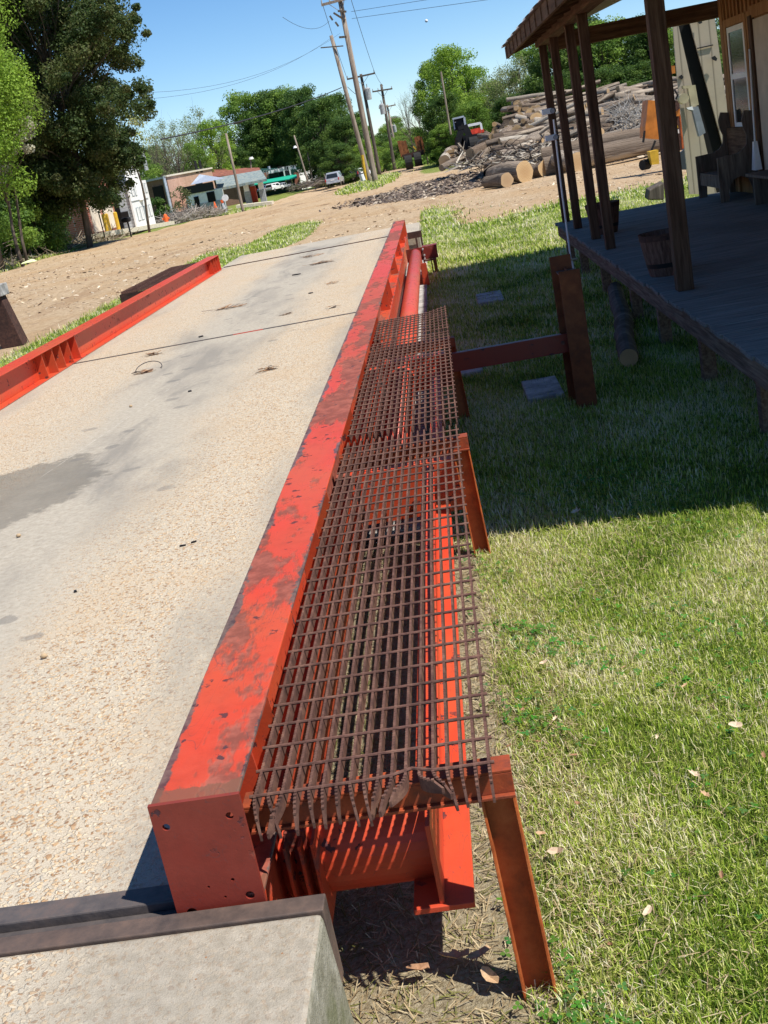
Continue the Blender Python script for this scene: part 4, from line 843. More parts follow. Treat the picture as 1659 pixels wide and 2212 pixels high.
# --- filling station
A=at(*zg(500,765),122); B=at(*zg(805,738),120); z0=B[2]; back=np.array([-2,12,0])
fs_=empty('filling_station',tuple((A+B)/2),'old white and grey filling station with hipped metal roof and pump canopy','building')
zt=at(*zg(545,645),122)[2]; zr=at(*zg(530,582),122)[2]; walls(fs_,'wall',M['white'],[A,B,B+back,A+back],z0-1,zt)
L=np.linalg.norm((B-A)[:2]); fquad(fs_,'lower_wall',M['grey'],A,B,0,L,z0-1,z0+.55,.05)
fquad(fs_,'signband',M['black'],A,B,-.1,L*.80,zt-.02,zr,.12)
fquad(fs_,'door',M['dark'],A,B,L*.22,L*.34,z0,z0+1.3,.08); fquad(fs_,'window',M['dark'],A,B,L*.58,L*.78,z0+.5,z0+1.5,.08)
E1=at(*zg(518,577),121.5); E2=at(*zg(800,522),119.5); E3=E2+back*.6; E4=E1+back*.6; pk1=at(*zg(592,490),125); pk2=at(*zg(640,497),125); b=MB()
b.add([tuple(E1),tuple(E2),tuple(E3),tuple(E4),tuple(pk1),tuple(pk2)],[(0,1,5,4),(1,2,5),(2,3,4,5),(3,0,4),(0,3,2,1)]); b.build('metal_roof',M['greymetal'],fs_)
# canopy
c1=at(*zg(740,605),124); c2=at(*zg(1140,525),124); c3=at(*zg(1100,485),132); c4=at(*zg(725,550),132); b=MB()
b.hexa([tuple(c1-[0,0,.25]),tuple(c2-[0,0,.25]),tuple(c3-[0,0,.5]),tuple(c4-[0,0,.5])],[tuple(c1),tuple(c2),tuple(c3+[0,0,.4]),tuple(c4+[0,0,.4])]); b.build('canopy_roof',M['tiles'],fs_)
for px,py in ((1000,725),(1120,708)):
    P=at(*zg(px,py),126); w=.25; zt2=at(*zg(px-35,545),126)[2]
    cp=MB().box((P[0]-w,P[1]-w,P[2]+1.2),(P[0]+w,P[1]+w,zt2)).build('canopy_column',M['white'],fs_); MB().box((P[0]-w-.05,P[1]-w-.05,P[2]-.5),(P[0]+w+.05,P[1]+w+.05,P[2]+1.2)).build('column_base',M['grey'],cp)
P=at(*zg(1050,712),127); pm=empty('fuel_pump',tuple(P),'narrow red old fuel pump standing between the canopy columns','pump'); MB().box((P[0]-.3,P[1]-.2,P[2]-.1),(P[0]+.3,P[1]+.2,P[2]+1.6)).build('pump_body',M['red'],pm,bevel=.05); MB().tube([(P[0],P[1],P[2]+1.6),(P[0],P[1],P[2]+2.3)],[.28,.16],10).build('pump_head',M['greymetal'],pm)
strip([lift(at(*zg(900,745),122)),lift(at(*zg(1190,712),122))],1.6,'pavement',M['walk'])
# road sign (white round cap post), cone, hydrant
P=at(*zg(812,800),108); sg=empty('road_post',tuple(P),'white and orange striped leaning post with a white disc beside the brush','post'); Tp=at(*zg(770,700),108); MB().bar(tuple(P),tuple(Tp),.16).build('post',M['pvc'],sg); MB().bar(tuple(Tp),tuple(at(*zg(782,725),108)),.18).build('orange_band',M['orangedk'],sg); q=at(*zg(802,683),108); MB().tube([(q[0],q[1]-.03,q[2]),(q[0],q[1]+.03,q[2])],.30,16).build('disc',M['white'],sg)
P=at(*zg(728,790),110); cn=empty('traffic_cone',tuple(P),'orange traffic cone in the grass beside the brush pile','cone'); MB().tube([(P[0],P[1],P[2]+.03),(P[0],P[1],P[2]+.85)],[.24,.05],12).build('cone',M['orangedk'],cn); MB().box((P[0]-.25,P[1]-.25,P[2]-.1),(P[0]+.25,P[1]+.25,P[2]+.04)).build('base',M['orangedk'],cn)
P=at(*zg(328,895),96); hy=empty('fire_hydrant',tuple(P),'small orange red hydrant at the left end of the brush pile','hydrant'); MB().tube([(P[0],P[1],P[2]-.1),(P[0],P[1],P[2]+.6),(P[0],P[1],P[2]+.72),(P[0],P[1],P[2]+.8)],[.17,.17,.14,.04],10).build('barrel',M['orangedk'],hy); MB().tube([(P[0]-.28,P[1],P[2]+.42),(P[0]+.28,P[1],P[2]+.42)],.09,8).build('nozzles',M['orangedk'],hy)
# brush pile
def twigs(name,label,fn,n,r0,r1,L0,L1,cols,cat='branches',seed=3):
    r=random.Random(seed); V=[];F=[];C=[]
    for i in range(n):
        p,d=fn(r); d=d.normalized(); L=r.uniform(L0,L1); w=r.uniform(r0,r1); a=d.cross(Vector((0,0,1))); a=(a.normalized() if a.length>.01 else Vector((1,0,0)))*w; b_=a.cross(d).normalized()*w
        seg=[p,p+d*L*.5+Vector((r.uniform(-.1,.1),r.uniform(-.1,.1),r.uniform(-.1,.1)))*L,p+d*L]; k=len(V); c=r.choice(cols)
        for j,(q,s_) in enumerate(zip(seg,(1,.7,.3))):
            V+=[tuple(q+a*s_),tuple(q-a*s_*.5+b_*s_*.87),tuple(q-a*s_*.5-b_*s_*.87)]; C+=[c]*3
        for j in range(2):
            for t in range(3): F.append((k+j*3+t,k+j*3+(t+1)%3,k+j*3+3+(t+1)%3,k+j*3+3+t))
    o=np_mesh(name,V,F,M['dry'],np.array(C)); return tag(o,label,cat,kind='stuff')
BP0=at(*zg(345,895),98); BP1=at(*zg(700,815),108)
def bfn(r):
    t=r.random(); p=Vector(BP0).lerp(Vector(BP1),t)+Vector((r.uniform(-1.2,1.2),r.uniform(-1.5,1.5),0)); hh=.75*abs(math.sin(PI*min(1,t*1.15+.05)))**.6; p.z+=r.random()**1.3*max(hh,.2); return p,Vector((r.uniform(-1,1),r.uniform(-.6,.6),r.uniform(-.3,.35)))
twigs('brush_pile','grey tangle of cut branches piled along the road in front of the brick store',bfn,2200,.014,.045,.4,1.2,[(.30,.26,.22),(.42,.37,.32),(.20,.16,.13),(.5,.45,.4)])
# --- green awning store
def zh(x,y): return ((980+x/5.184)*.5486,(620+y/5.184)*.5486)
GYD=196
A=at(*zg(800,700),GYD-20); A=at(*zh(-150,760),GYD); B=at(*zh(1030,560),GYD); C=at(*zh(1270,510),GYD+6); z0=(A[2]+B[2])/2
gs=empty('cafe_store',tuple((A+B)/2),'long low dark green store with bright green awning and roof sign','building')
bk=np.array([0,15,0]); zl=at(*zh(-150,420),GYD)[2]; zr2=at(*zh(960,240),GYD)[2]
walls(gs,'wall',M['darkgreen'],[A,B,B+bk,A+bk],min(A[2],B[2])-2,0,[zl+1.2,zr2,zr2,zl+1.2])
walls(gs,'end_wall',M['white'],[B+[.1,-.1,0],C,C+bk,B+bk],B[2]-2,0,[at(*zh(985,260),GYD)[2],at(*zh(1210,210),GYD+6)[2],at(*zh(1210,210),GYD+6)[2],at(*zh(985,260),GYD)[2]])
MB().box((B[0]-.6,B[1]-.3,B[2]-2),(B[0]+.3,B[1]+.1,at(*zh(985,300),GYD)[2])).build('brick_pier',M['brickred'],gs)
ofs=np.array([0,-1.8,0]); a1=at(*zh(-100,590),GYD-2); a2=at(*zh(985,410),GYD-2); a3=at(*zh(965,335),GYD); a4=at(*zh(300,455),GYD); a4b=at(*zh(-100,520),GYD); b=MB(); b.add([tuple(a1),tuple(a2),tuple(a3),tuple(a4b)],[(0,1,2,3)]); b.add([tuple(a1-[0,0,.12]),tuple(a2-[0,0,.12]),tuple(a2),tuple(a1)],[(0,1,2,3)]); b.build('awning',M['awning'],gs)
L=np.linalg.norm((B-A)[:2])
for u0,u1,mt,zz in ((.02,.10,'glass',2.8),(.14,.22,'greymetal',2.6),(.25,.36,'dark',2.8),(.38,.52,'brickred',2.8),(.54,.68,'glass',2.8),(.70,.77,'dark',3.4),(.78,.80,'white',3.2),(.81,.87,'glass',3.0),(.88,.90,'white',3.2)): 
    zb=A[2]+(B[2]-A[2])*(u0+u1)/2; fquad(gs,'door' if mt=='dark' else 'shop_window',M[mt],A,B,L*u0,L*u1,zb-.2,zb+zz,.1)
# sign on the roof with lettering
s1=at(*zh(400,330),GYD-.5); s2=at(*zh(718,270),GYD-.5); s3=at(*zh(705,208),GYD-.5); s4=at(*zh(398,272),GYD-.5)
sgn=MB(); 
sgn.add([tuple(s1),tuple(s2),tuple(s3),tuple(s4)]+[tuple(p+[0,.25,0]) for p in (s1,s2,s3,s4)],[(0,1,2,3),(4,7,6,5),(0,4,5,1),(1,5,6,2),(2,6,7,3),(3,7,4,0)]); sgn=sgn.build('roof_sign',M['white'],gs)
def text(body,size,loc,rot,mat,parent,name='lettering',ext=.02):
    cu=bpy.data.curves.new(name,'FONT'); cu.body=body; cu.size=size; cu.extrude=ext; cu.align_x='CENTER'; cu.align_y='CENTER'
    o=bpy.data.objects.new(name,cu); COL.objects.link(o); dg=bpy.context.evaluated_depsgraph_get(); me=bpy.data.meshes.new_from_object(o.evaluated_get(dg)); bpy.data.objects.remove(o)
    me.materials.clear(); me.materials.append(mat); o=bpy.data.objects.new(name,me); COL.objects.link(o); o.parent=parent; o.location=Vector(loc)-wl(parent); o.rotation_euler=rot; return o
cc=(s1+s2+s3+s4)/4; text('CAFE LAUNDRY',.98,(cc[0],cc[1]-.05,cc[2]),(PI/2,math.atan2(-(s2-s1)[2],(s2-s1)[0]),0),M['grey'],sgn)
for px,py,dx in ((362,330,365),(940,245,945),(850,255,850),(415,240,415)):
    p=at(*zh(px,py),GYD+2); q=at(*zh(px-8,py-60),GYD+2); MB().tube([tuple(p),(p[0],p[1],q[2])],.22,8).build('roof_vent',M['greymetal'],gs)
# rusty roofed store between
A=at(*zg(700,660),170); B=at(*zg(930,650),172); rs=empty('tin_roof_store',tuple(A),'low store with rusty red tin roof behind the filling station','building')
walls(rs,'wall',M['brickdark'],[A,B,B+[0,10,0],A+[0,10,0]],A[2]-3,at(*zg(900,540),172)[2])
r1=at(*zg(690,510),169); r2=at(*zg(1100,470),172); r3=at(*zg(1085,462),186); r4=at(*zg(680,490),186); b=MB(); b.hexa([tuple(p-[0,0,.35]) for p in (r1,r2,r3,r4)],[tuple(r1),tuple(r2),tuple(r3+[0,0,.5]),tuple(r4+[0,0,.8])]); b.build('tin_roof',M['rustyred'],rs)
# white house behind green store right
hw=at(*zh(1180,480),215); 
# debris ridge near the store (dark low pile along road)
def rfn(r):
    a=Vector(at(*zh(930,640),170)); b_=Vector(at(*zh(1640,510),150)); t=r.random(); p=a.lerp(b_,t); p.y+=r.uniform(-1,1); p.z+=r.uniform(0,.35); return p,Vector((r.uniform(-1,1),r.uniform(-.4,.4),r.uniform(-.12,.18)))
twigs('brush_heap','long low heap of dark branches along the road beyond the cafe',rfn,900,.04,.10,.5,1.5,[(.12,.10,.08),(.25,.21,.17),(.35,.3,.26),(.10,.13,.05)],seed=9)
# ================================================================== VEHICLES
def vehicle(name,loc,rz,L,W,Hh,paint,label,kind='suv',sc=1):
    """built round the origin facing +Y, then placed"""
    root=empty(name,(0,0,0),label,'car')
    hw=W/2; b=MB()
    if kind=='suv': side=[(-L/2,.45),(-L/2+.02,.95),(-L/2+.10,Hh*.60),(-L/2+.32,Hh*.97),(-L/2+.55,Hh),(L*.08,Hh),(L*.17,Hh*.94),(L*.27,Hh*.60),(L/2-.15,Hh*.54),(L/2,.75),(L/2,.40)]
    else: side=[(-L/2,.40),(-L/2,.80),(-L/2+.12,Hh*.62),(-L*.30,Hh*.66),(-L*.20,Hh*.96),(-L*.08,Hh),(L*.06,Hh*.97),(L*.20,Hh*.66),(L/2-.12,Hh*.52),(L/2,.62),(L/2,.38)]
    prof=side; n=len(prof); tap=lambda z: hw*(1-max(0,(z-Hh*.58))/Hh*.38)
    lo=[(-tap(z),y,z) for y,z in prof]; hi=[(tap(z),y,z) for y,z in prof]
    b.add(lo+hi,[tuple(range(n))[::-1],tuple(range(n,2*n))]+[(i,(i+1)%n,n+(i+1)%n,n+i) for i in range(n)])
    b.build('body',paint,root,bevel=.05)
    def tz_(z): return tap(z)+.004
    z0,z1=Hh*.63,Hh*.90
    w=MB()
    ya,yb=(-L/2+.40,L*.13) if kind=='suv' else (-L*.24,L*.12)
    for s in (-1,1):
        for a,c in ((ya,ya+(yb-ya)*.46),(ya+(yb-ya)*.52,yb)):
            w.hexa([(s*tz_(z0),a,z0),(s*tz_(z0),c+.12*(c==yb),z0),(s*(tz_(z0)-.03),c+.12*(c==yb),z0),(s*(tz_(z0)-.03),a,z0)],[(s*tz_(z1),a+.05,z1),(s*tz_(z1),c-.1*(c==yb),z1),(s*(tz_(z1)-.03),c-.1*(c==yb),z1),(s*(tz_(z1)-.03),a+.05,z1)])
    w.build('side_windows',M['glass'],root)
    r0,r1=((-L/2+.09,Hh*.62),(-L/2+.27,Hh*.90)) if kind=='suv' else ((-L*.295,Hh*.68),(-L*.205,Hh*.93))
    f0,f1=((L*.262,Hh*.62),(L*.185,Hh*.90)) if kind=='suv' else ((L*.195,Hh*.68),(L*.075,Hh*.94))
    for nm,(q0,q1),s in (('rear_window',(r0,r1),-1),('windscreen',(f0,f1),1)):
        a,c=q0[0]+s*.02,q1[0]+s*.02; m=MB(); x0_,x1_=tap(q0[1])*.86,tap(q1[1])*.86
        m.hexa([(-x0_,a,q0[1]),(x0_,a,q0[1]),(x0_,a-s*.03,q0[1]),(-x0_,a-s*.03,q0[1])],[(-x1_,c,q1[1]),(x1_,c,q1[1]),(x1_,c-s*.03,q1[1]),(-x1_,c-s*.03,q1[1])]); m.build(nm,M['glass'],root)
    MB().box((-hw*.97,-L/2-.08,.42),(hw*.97,-L/2+.02,.66)).build('rear_bumper',paint if kind!='suv' else M['greymetal'],root,bevel=.03)
    MB().box((-hw*.97,L/2-.02,.38),(hw*.97,L/2+.08,.62)).build('front_bumper',paint,root,bevel=.03)
    MB().box((-.26,-L/2-.02,.78),(.26,-L/2+.01,.92)).build('number_plate',M['white'],root)
    for s in (-1,1):
        MB().box((s*hw*.98-.10,-L/2-.01,.75),(s*hw*.98+.02,-L/2+.06,1.12)).build('tail_light',M['tail'],root); MB().box((s*hw*.8-.18,L/2-.05,.66),(s*hw*.8+.12,L/2+.02,.82)).build('headlight',M['white'],root)
        MB().box((s*hw-.02,L*.17,Hh*.60),(s*(hw+.18)+.02,L*.21,Hh*.68)).build('mirror',M['black'],root)
        for y in (-L*.30,L*.31):
            wh_=MB().tube([(s*(hw-.22),y,.34),(s*(hw+.01),y,.34)],.34,18).build('wheel',M['tyre'],root); MB().tube([(s*(hw),y,.34),(s*(hw+.02),y,.34)],.2,12).build('rim',M['rim'],wh_)
    root.location=loc; root.rotation_euler=(0,0,rz); root.scale=(sc,)*3; return root
def vloc(px,py,Y): P=at(px,py,Y); return (P[0],P[1],P[2])
vehicle('parked_car',vloc(726,401,139),R_(-4),4.6,1.86,1.86,M['carsilver'],'silver sport utility vehicle seen from behind on the road by the tall poles',sc=.84)
vehicle('parked_car',vloc(767,388,168),R_(70),4.7,1.85,1.45,M['carwhite'],'white car farther along the road beyond the silver one','sedan')
vehicle('parked_car',vloc(754,392,160),R_(60),4.5,1.8,1.4,M['cardark'],'dark car between the silver vehicle and the far white car','sedan')
vehicle('parked_car',vloc(595,413,188),R_(-28),4.6,1.85,1.75,M['carwhite'],'white minivan parked under the green awning',sc=.72)
vehicle('parked_car',vloc(611,409,191),R_(-24),4.5,1.8,1.45,M['carsilver'],'light grey car parked just right of the white minivan','sedan',sc=.72)
vehicle('parked_car',vloc(577,414,192),R_(-30),4.6,1.8,1.5,M['carblue'],'blue car parked left of the white minivan','sedan',sc=.72)
# ================================================================== POLES AND WIRES
def pole(px,py,Y,tx,ty,r0,r1,label,mat='polewood',arm=None,braces=True,trans=None,group='utility poles along the road',cat='utility pole'):
    P=at(px,py,Y); T=at(tx,ty,Y); root=empty('utility_pole',tuple(P),label,cat,group)
    MB().tube([(P[0],P[1],P[2]-.5),tuple(P),tuple(P*.5+T*.5),tuple(T)],[r0,r0,(r0+r1)/2,r1],12).build('shaft',M[mat],root,smooth=True)
    if arm:
        for (ax,ay,bx,by) in arm:
            A=at(ax,ay,Y-.2); B=at(bx,by,Y-.2); ca=MB().bar(tuple(A),tuple(B),.13,.15).build('crossarm',M[mat],root)
            for t in (0.03,.30,.97):
                q=A+(B-A)*t; MB().tube([(q[0],q[1],q[2]+.05),(q[0],q[1],q[2]+.30)],[.06,.035],8).build('insulator',M['porcelain'],ca)
            if braces:
                mid=(A+B)/2; ax_=P+(T-P)*((mid[2]-P[2])/(T[2]-P[2])); 
                for s in (.22,.78): q=A+(B-A)*s; MB().bar((q[0],q[1]-.02,q[2]),(ax_[0],ax_[1]-.15,mid[2]-.75),.05,.03).build('brace',M[mat],ca)
    if trans:
        q=at(*trans,Y-.1); MB().tube([(q[0],q[1],q[2]-.55),(q[0],q[1],q[2]+.45),(q[0],q[1],q[2]+.58)],[.28,.28,.12],14).tube([(q[0],q[1],q[2]+.55),(q[0],q[1],q[2]+.9)],.05,6).build('transformer',M['porcelain'],root)
    return root
def z3(x,y): return ((1200+x/2.074)*.5486,(y/2.074)*.5486)
pm_=pole(810,388,80,734,-3,.20,.15,'tallest weathered pole with wide top crossarm nearest the camera',arm=[(*z3(135,42),*z3(375,-22)),])
for a,b_ in ((z3(235,105),z3(330,165)),(z3(205,130),z3(228,165)),(z3(250,180),z3(275,215)),(z3(270,90),z3(340,95)),(z3(280,305),z3(340,300))): MB().bar(tuple(at(*a,79.8)),tuple(at(*b_,79.8)),.10,.12).build('switch_bracket',M['poledark'],pm_)
p2_=pole(797,385,84,*z3(215,290),.17,.12,'shorter grey pole with yellow guy guard leaning beside the tallest pole')
MB().bar(tuple(at(*z3(130,390),83.8)),tuple(at(*z3(315,375),83.8)),.09,.07).build('side_bracket',M['poledark'],p2_)
gw=MB().tube([tuple(at(*z3(468,1265),83.5)),tuple(at(*z3(500,1470),83.5))],.10,8).build('guy_guard',M['yellow'],p2_)
mk=empty('marker_post',tuple(at(*z3(475,1470),82)),'short slanted grey white marker post at the pole foot','post'); MB().tube([tuple(at(*z3(478,1475),82)),tuple(at(*z3(460,1425),82))],.17,8).build('post',M['pvc'],mk)
pole(*z3(607,1395),118,*z3(458,605),.19,.13,'dark pole with crossarm and big pale transformer third along the row','poledark',arm=[(*z3(345,648),*z3(575,597))],trans=z3(518,765))
pole(*z3(733,1370),134,*z3(624,688),.19,.13,'dark pole fourth along the row with two small arms','poledark',arm=[(*z3(552,750),*z3(716,724))],trans=z3(634,890))
pole(*z3(768,1355),160,*z3(672,855),.18,.12,'distant grey pole fifth along the row',arm=[(*z3(605,885),*z3(742,856))])
pole(*z3(779,1350),190,*z3(700,965),.18,.12,'most distant pole at the end of the row','polewood',arm=[(*z3(690,968),*z3(750,958))],trans=z3(735,1050))
pole(*zg(945,775),112,*zg(808,155),.15,.10,'plain brown pole standing in front of the filling station',group=None)
for a,b_,Y,l in ((zg(1480,560),zg(1365,172),170,'slim street pole left of a pair beyond the cafe'),(zg(1515,548),zg(1470,288),178,'slim street pole right of a pair beyond the cafe')):
    q=pole(*a,Y,*b_,.14,.10,l,group=None)
    if Y==170: p=at(*zg(1370,257),Y); MB().tube([tuple(p),tuple(p+[0,0,-.3])],[.15,.3],10).build('street_lamp',M['white'],q)
q=pole(*zg(1015,470),185,*zg(1010,370),.12,.09,'small lamp pole above the tin roofed store',group=None,cat='lamp pole'); p=at(*zg(1015,368),185); MB().tube([tuple(p),tuple(p+[0,0,.35])],[.4,.3],10).build('street_lamp',M['white'],q)
post(*z3(1190,1075),90,128,.07,'bare thin grey snag standing behind the loader','thin_pole','pole','polewood')
def wire(pts,r,label,sag=0):
    P=[]
    for (a,b_) in zip(pts[:-1],pts[1:]):
        A=at(*a);B=at(*b_)
        for t in np.linspace(0,1,13)[:-1]: q=A+(B-A)*t; q=q-np.array([0,0,sag*4*t*(1-t)]); P.append(tuple(q))
    P.append(tuple(at(*pts[-1]))); o=MB().tube(P,r,5).build('power_line',M['wire'],None); return tag(o,label,'power line')
wire([(*z3(375,-15),80),(*z3(570,590),118),(*z3(640,700),134)],.018,'thin wire from the tallest pole top right end down the pole row',.2)
wire([(*z3(150,50),80),(*z3(345,640),118)],.018,'thin wire from the tallest pole top left end down the pole row',.2)
wire([(348,301,50),(*z3(300,715),84)],.030,'thick dark cable crossing in front of the trees to the shorter pole',.25)
mb=MB(); q=at(*zg(905,68),70); mb.tube([tuple(at(*zg(870,76),70)),tuple(at(*zg(945,58),70))],[.07,.05],8); tag(mb.build('splice_box',M['wire']),'dark splice case hanging on the thick cable','cable box')
wire([(320,200,60),(*z3(290,270),80)],.007,'faint wire rising from the cedar to the tallest pole',.8); wire([(300,215,60),(*z3(215,310),84)],.007,'faint wire below its neighbour rising to the shorter pole',.8)
wire([(*z3(380,95),80),(1300,-60,60)],.012,'faint upper wire leaving the tallest pole to the right'); wire([(*z3(385,152),80),(1350,-42,60)],.012,'faint lower wire leaving the tallest pole to the right')
wire([(*z3(-180,140),60),(*z3(200,172),80)],.010,'very faint wire across the sky left of the tallest pole',.5)
wire([(*z3(350,710),84),(*z3(470,800),118)],.02,'wire running from the shorter pole towards the transformer pole',.1)
# ================================================================== LOG TRAILER + KNUCKLEBOOM LOADER
YT=100
tr=empty('log_trailer',tuple(at(*z3(880,1300),YT)),'rusty empty log trailer with upright stakes beyond the poles','trailer')
b=MB(); b.bar(tuple(at(*z3(800,1285),YT)),tuple(at(*z3(975,1240),YT)),.35,.4); b.bar(tuple(at(*z3(800,1285),YT+3)),tuple(at(*z3(975,1240),YT+3)),.35,.4); b.build('bed',M['rustdark'],tr)
for x,y,tx,ty,Y in ((800,1280,768,1150,YT),(820,1275,788,1150,YT+2),(845,1265,812,1150,YT+4),(940,1250,905,1118,YT),(955,1248,925,1112,YT+2),(973,1242,942,1118,YT+4)): MB().bar(tuple(at(*z3(x,y),Y)),tuple(at(*z3(tx,ty),Y)),.28,.16).build('stake',mk_rust('rusty_stake',(.10,.035,.015),(.24,.09,.035),(.36,.16,.06),.8,3),tr)
for x,y in ((850,1325),(925,1300)):
    p=at(*z3(x,y),YT-.3); w_=MB().tube([(p[0]-.3,p[1],p[2]),(p[0]+.3,p[1],p[2])],.55,16).build('wheel',M['tyre'],tr)
MB().bar(tuple(at(*z3(885,1195),YT)),tuple(at(*z3(935,1245),YT)),.1).build('binder_bar',M['yellow'],tr)
def zl_(x,y): return ((1700+x/3.687)*.5486,(420+y/3.687)*.5486)
YL=60
kl=empty('log_loader',tuple(at(*zl_(560,600),YL)),'black knuckleboom log loader with red and white cab guard beside the log pile','loader')
def LB(name,mat,pts,th,w=.2,par=kl,Y=YL):
    b=MB()
    for (a,c) in zip(pts[:-1],pts[1:]): b.bar(tuple(at(*zl_(*a),Y)),tuple(at(*zl_(*c),Y)),th,w)
    return b.build(name,M[mat],par)
b=MB(); b.hexa([tuple(at(*zl_(x,y),YL-.7)) for x,y in ((330,345),(480,320),(500,335),(350,360))],[tuple(at(*zl_(x,y),YL-.7)) for x,y in ((305,190),(455,150),(470,160),(320,200))]); 
cab=MB(); P0=at(*zl_(330,350),YL); P1=at(*zl_(480,320),YL); t0=at(*zl_(310,185),YL); t1=at(*zl_(460,150),YL)
cab.hexa([tuple(P0),tuple(P1),tuple(P1+[0,1.2,0]),tuple(P0+[0,1.2,0])],[tuple(t0),tuple(t1),tuple(t1+[0,1.2,0]),tuple(t0+[0,1.2,0])]); cab=cab.build('cab',M['black'],kl)
LB('cab_roof','greymetal',[(300,180),(465,142)],.5,.08); LB('cab_post','greymetal',[(470,150),(488,270)],.1,.12,cab); LB('cab_post','greymetal',[(312,190),(335,330)],.06,.08,cab)
LB('main_boom','black',[(390,200),(430,330),(385,500),(400,620)],.28,.3); LB('lift_cylinder','rust',[(400,290),(410,470)],.09,.1); LB('lift_cylinder','rust',[(430,280),(448,460)],.08,.1)
LB('stick_boom','black',[(470,270),(545,420),(600,500)],.26,.3); LB('hydraulic_hose','greymetal',[(480,280),(530,380)],.09,.1); LB('hydraulic_hose','pvc',[(330,230),(370,215),(415,230),(430,270)],.04,.05)
for pts in ([(375,450),(370,560),(400,640),(440,680)],[(430,450),(490,560),(470,650),(440,680)],[(380,460),(430,450)],[(400,530),(460,470)],[(380,520),(440,600),(450,660)]): LB('grapple_tine','rustdark',pts,.13,.25)
LB('chassis','black',[(470,560),(740,520)],.5,.9); LB('chassis','rustdark',[(520,620),(700,585)],.3,.6)
rg=LB('cab_guard','white',[(525,275),(710,238),(735,370)],.1,.12); 
b=MB(); q0=at(*zl_(575,490),YL+.5); q1=at(*zl_(745,455),YL+.5); u0=at(*zl_(560,355),YL+.5); u1=at(*zl_(730,335),YL+.5)
LB('red_frame','redplain',[(560,350),(580,490)],.12,.15); LB('red_frame','redplain',[(610,345),(630,480)],.10,.12); LB('red_frame','redplain',[(690,345),(705,460)],.10,.12); LB('red_frame','redplain',[(735,330),(745,375)],.14,.15); LB('red_frame','redplain',[(578,490),(700,462)],.12,.14); LB('red_frame','redplain',[(620,400),(695,385)],.08,.1)
b=MB(); b.hexa([tuple(at(*zl_(x,y),YL+1)) for x,y in ((585,480),(720,455),(720,455),(585,480))],[tuple(at(*zl_(x,y),YL+1.05)) for x,y in ((565,330),(715,300),(715,300),(565,330))]); b.build('engine_cover',M['redplain'],kl)
LB('counterweight','black',[(500,520),(580,500)],.6,.6); LB('outrigger','black',[(500,600),(560,720)],.2,.25)
for x,y in ((600,560),(680,545)): p=at(*zl_(x,y),YL-.3); MB().tube([(p[0]-.15,p[1],p[2]),(p[0]+.15,p[1],p[2])],.4,16).build('wheel',M['tyre'],kl)
# orange machine at the right
YO=31
om=empty('orange_machine',tuple(at(*z4(180,1420),YO)),'orange wood chipper like machine partly hidden behind the nearest porch post','machine')
def quads(pts,y,th,name,mat,par): return quadxz([z4(*p) for p in pts],y,th,name,M[mat],par)
quads(((135,1025),(260,1035),(270,1430),(105,1415),(108,1290),(120,1200)),YO,.8,'hopper','orange',om)
quads(((355,1030),(455,1035),(465,1190),(365,1190)),YO+.1,.6,'chute_panel','orange',om); quads(((355,1030),(450,1032),(462,1110),(425,1140),(362,1130)),YO+.05,.05,'rust_patch','rustdark',om)
quads(((375,1200),(470,1195),(500,1530),(400,1560)),YO+.3,.5,'engine_box','rustdark',om); quads(((390,1290),(440,1283),(445,1312),(395,1318)),YO+.25,.04,'label_disc','yellow',om); quads(((385,1335),(450,1325),(455,1365),(390,1370)),YO+.25,.04,'label_plate','white',om)
quads(((460,1180),(478,1180),(510,1520),(488,1525)),YO+.1,.1,'side_bar','rustorange',om)
MB().tube([tuple(at(*z4(360,960),YO)),tuple(at(*z4(410,925),YO)),tuple(at(*z4(440,975),YO)),tuple(at(*z4(420,1020),YO))],.03,6).build('hose',M['black'],om)
LBm=MB(); LBm.bar(tuple(at(*z4(210,1440),YO)),tuple(at(*z4(125,1660),YO)),.04,.05); LBm.bar(tuple(at(*z4(100,1340),YO)),tuple(at(*z4(85,1460),YO)),.04,.05); LBm.build('tow_bar',M['black'],om)
p=at(*z4(95,1690),YO-.2); MB().tube([(p[0]-.05,p[1],p[2]),(p[0]+.12,p[1]+.1,p[2])],.13,14).build('jockey_wheel',M['tyre'],om)
quads(((320,678),(410,672),(415,750),(330,755)),24,.3,'crane_arm','orange',om)
yb=empty('yellow_tank',tuple(at(*z4(200,1660),YO-.5)),'small faded yellow box on the ground below the orange machine','box'); quads(((150,1555),(240,1535),(250,1680),(175,1690)),YO-.5,.4,'tank_body','yellow',yb)
ds=empty('dark_sheet',tuple(at(*z4(470,1680),22)),'dark blue sheet leaning between the machine and the shed','sheet'); quads(((420,1600),(510,1525),(530,1740),(435,1740)),22,.05,'sheet_panel','cardark',ds)
sb=empty('stump_block',tuple(at(*z4(200,1990),20.8)),'dark upended wood block in the shade beyond the porch end','block'); b=MB(); P=[at(*z4(x,y),20.8) for x,y in ((130,2050),(300,2050),(300,1870),(145,1950))]; b.add([tuple(p) for p in P]+[tuple(p+[.05,.6,0]) for p in P],[(0,1,2,3),(4,7,6,5),(0,4,5,1),(1,5,6,2),(2,6,7,3),(3,7,4,0)]); b.build('block_body',M['poledark'],sb,bevel=.02)
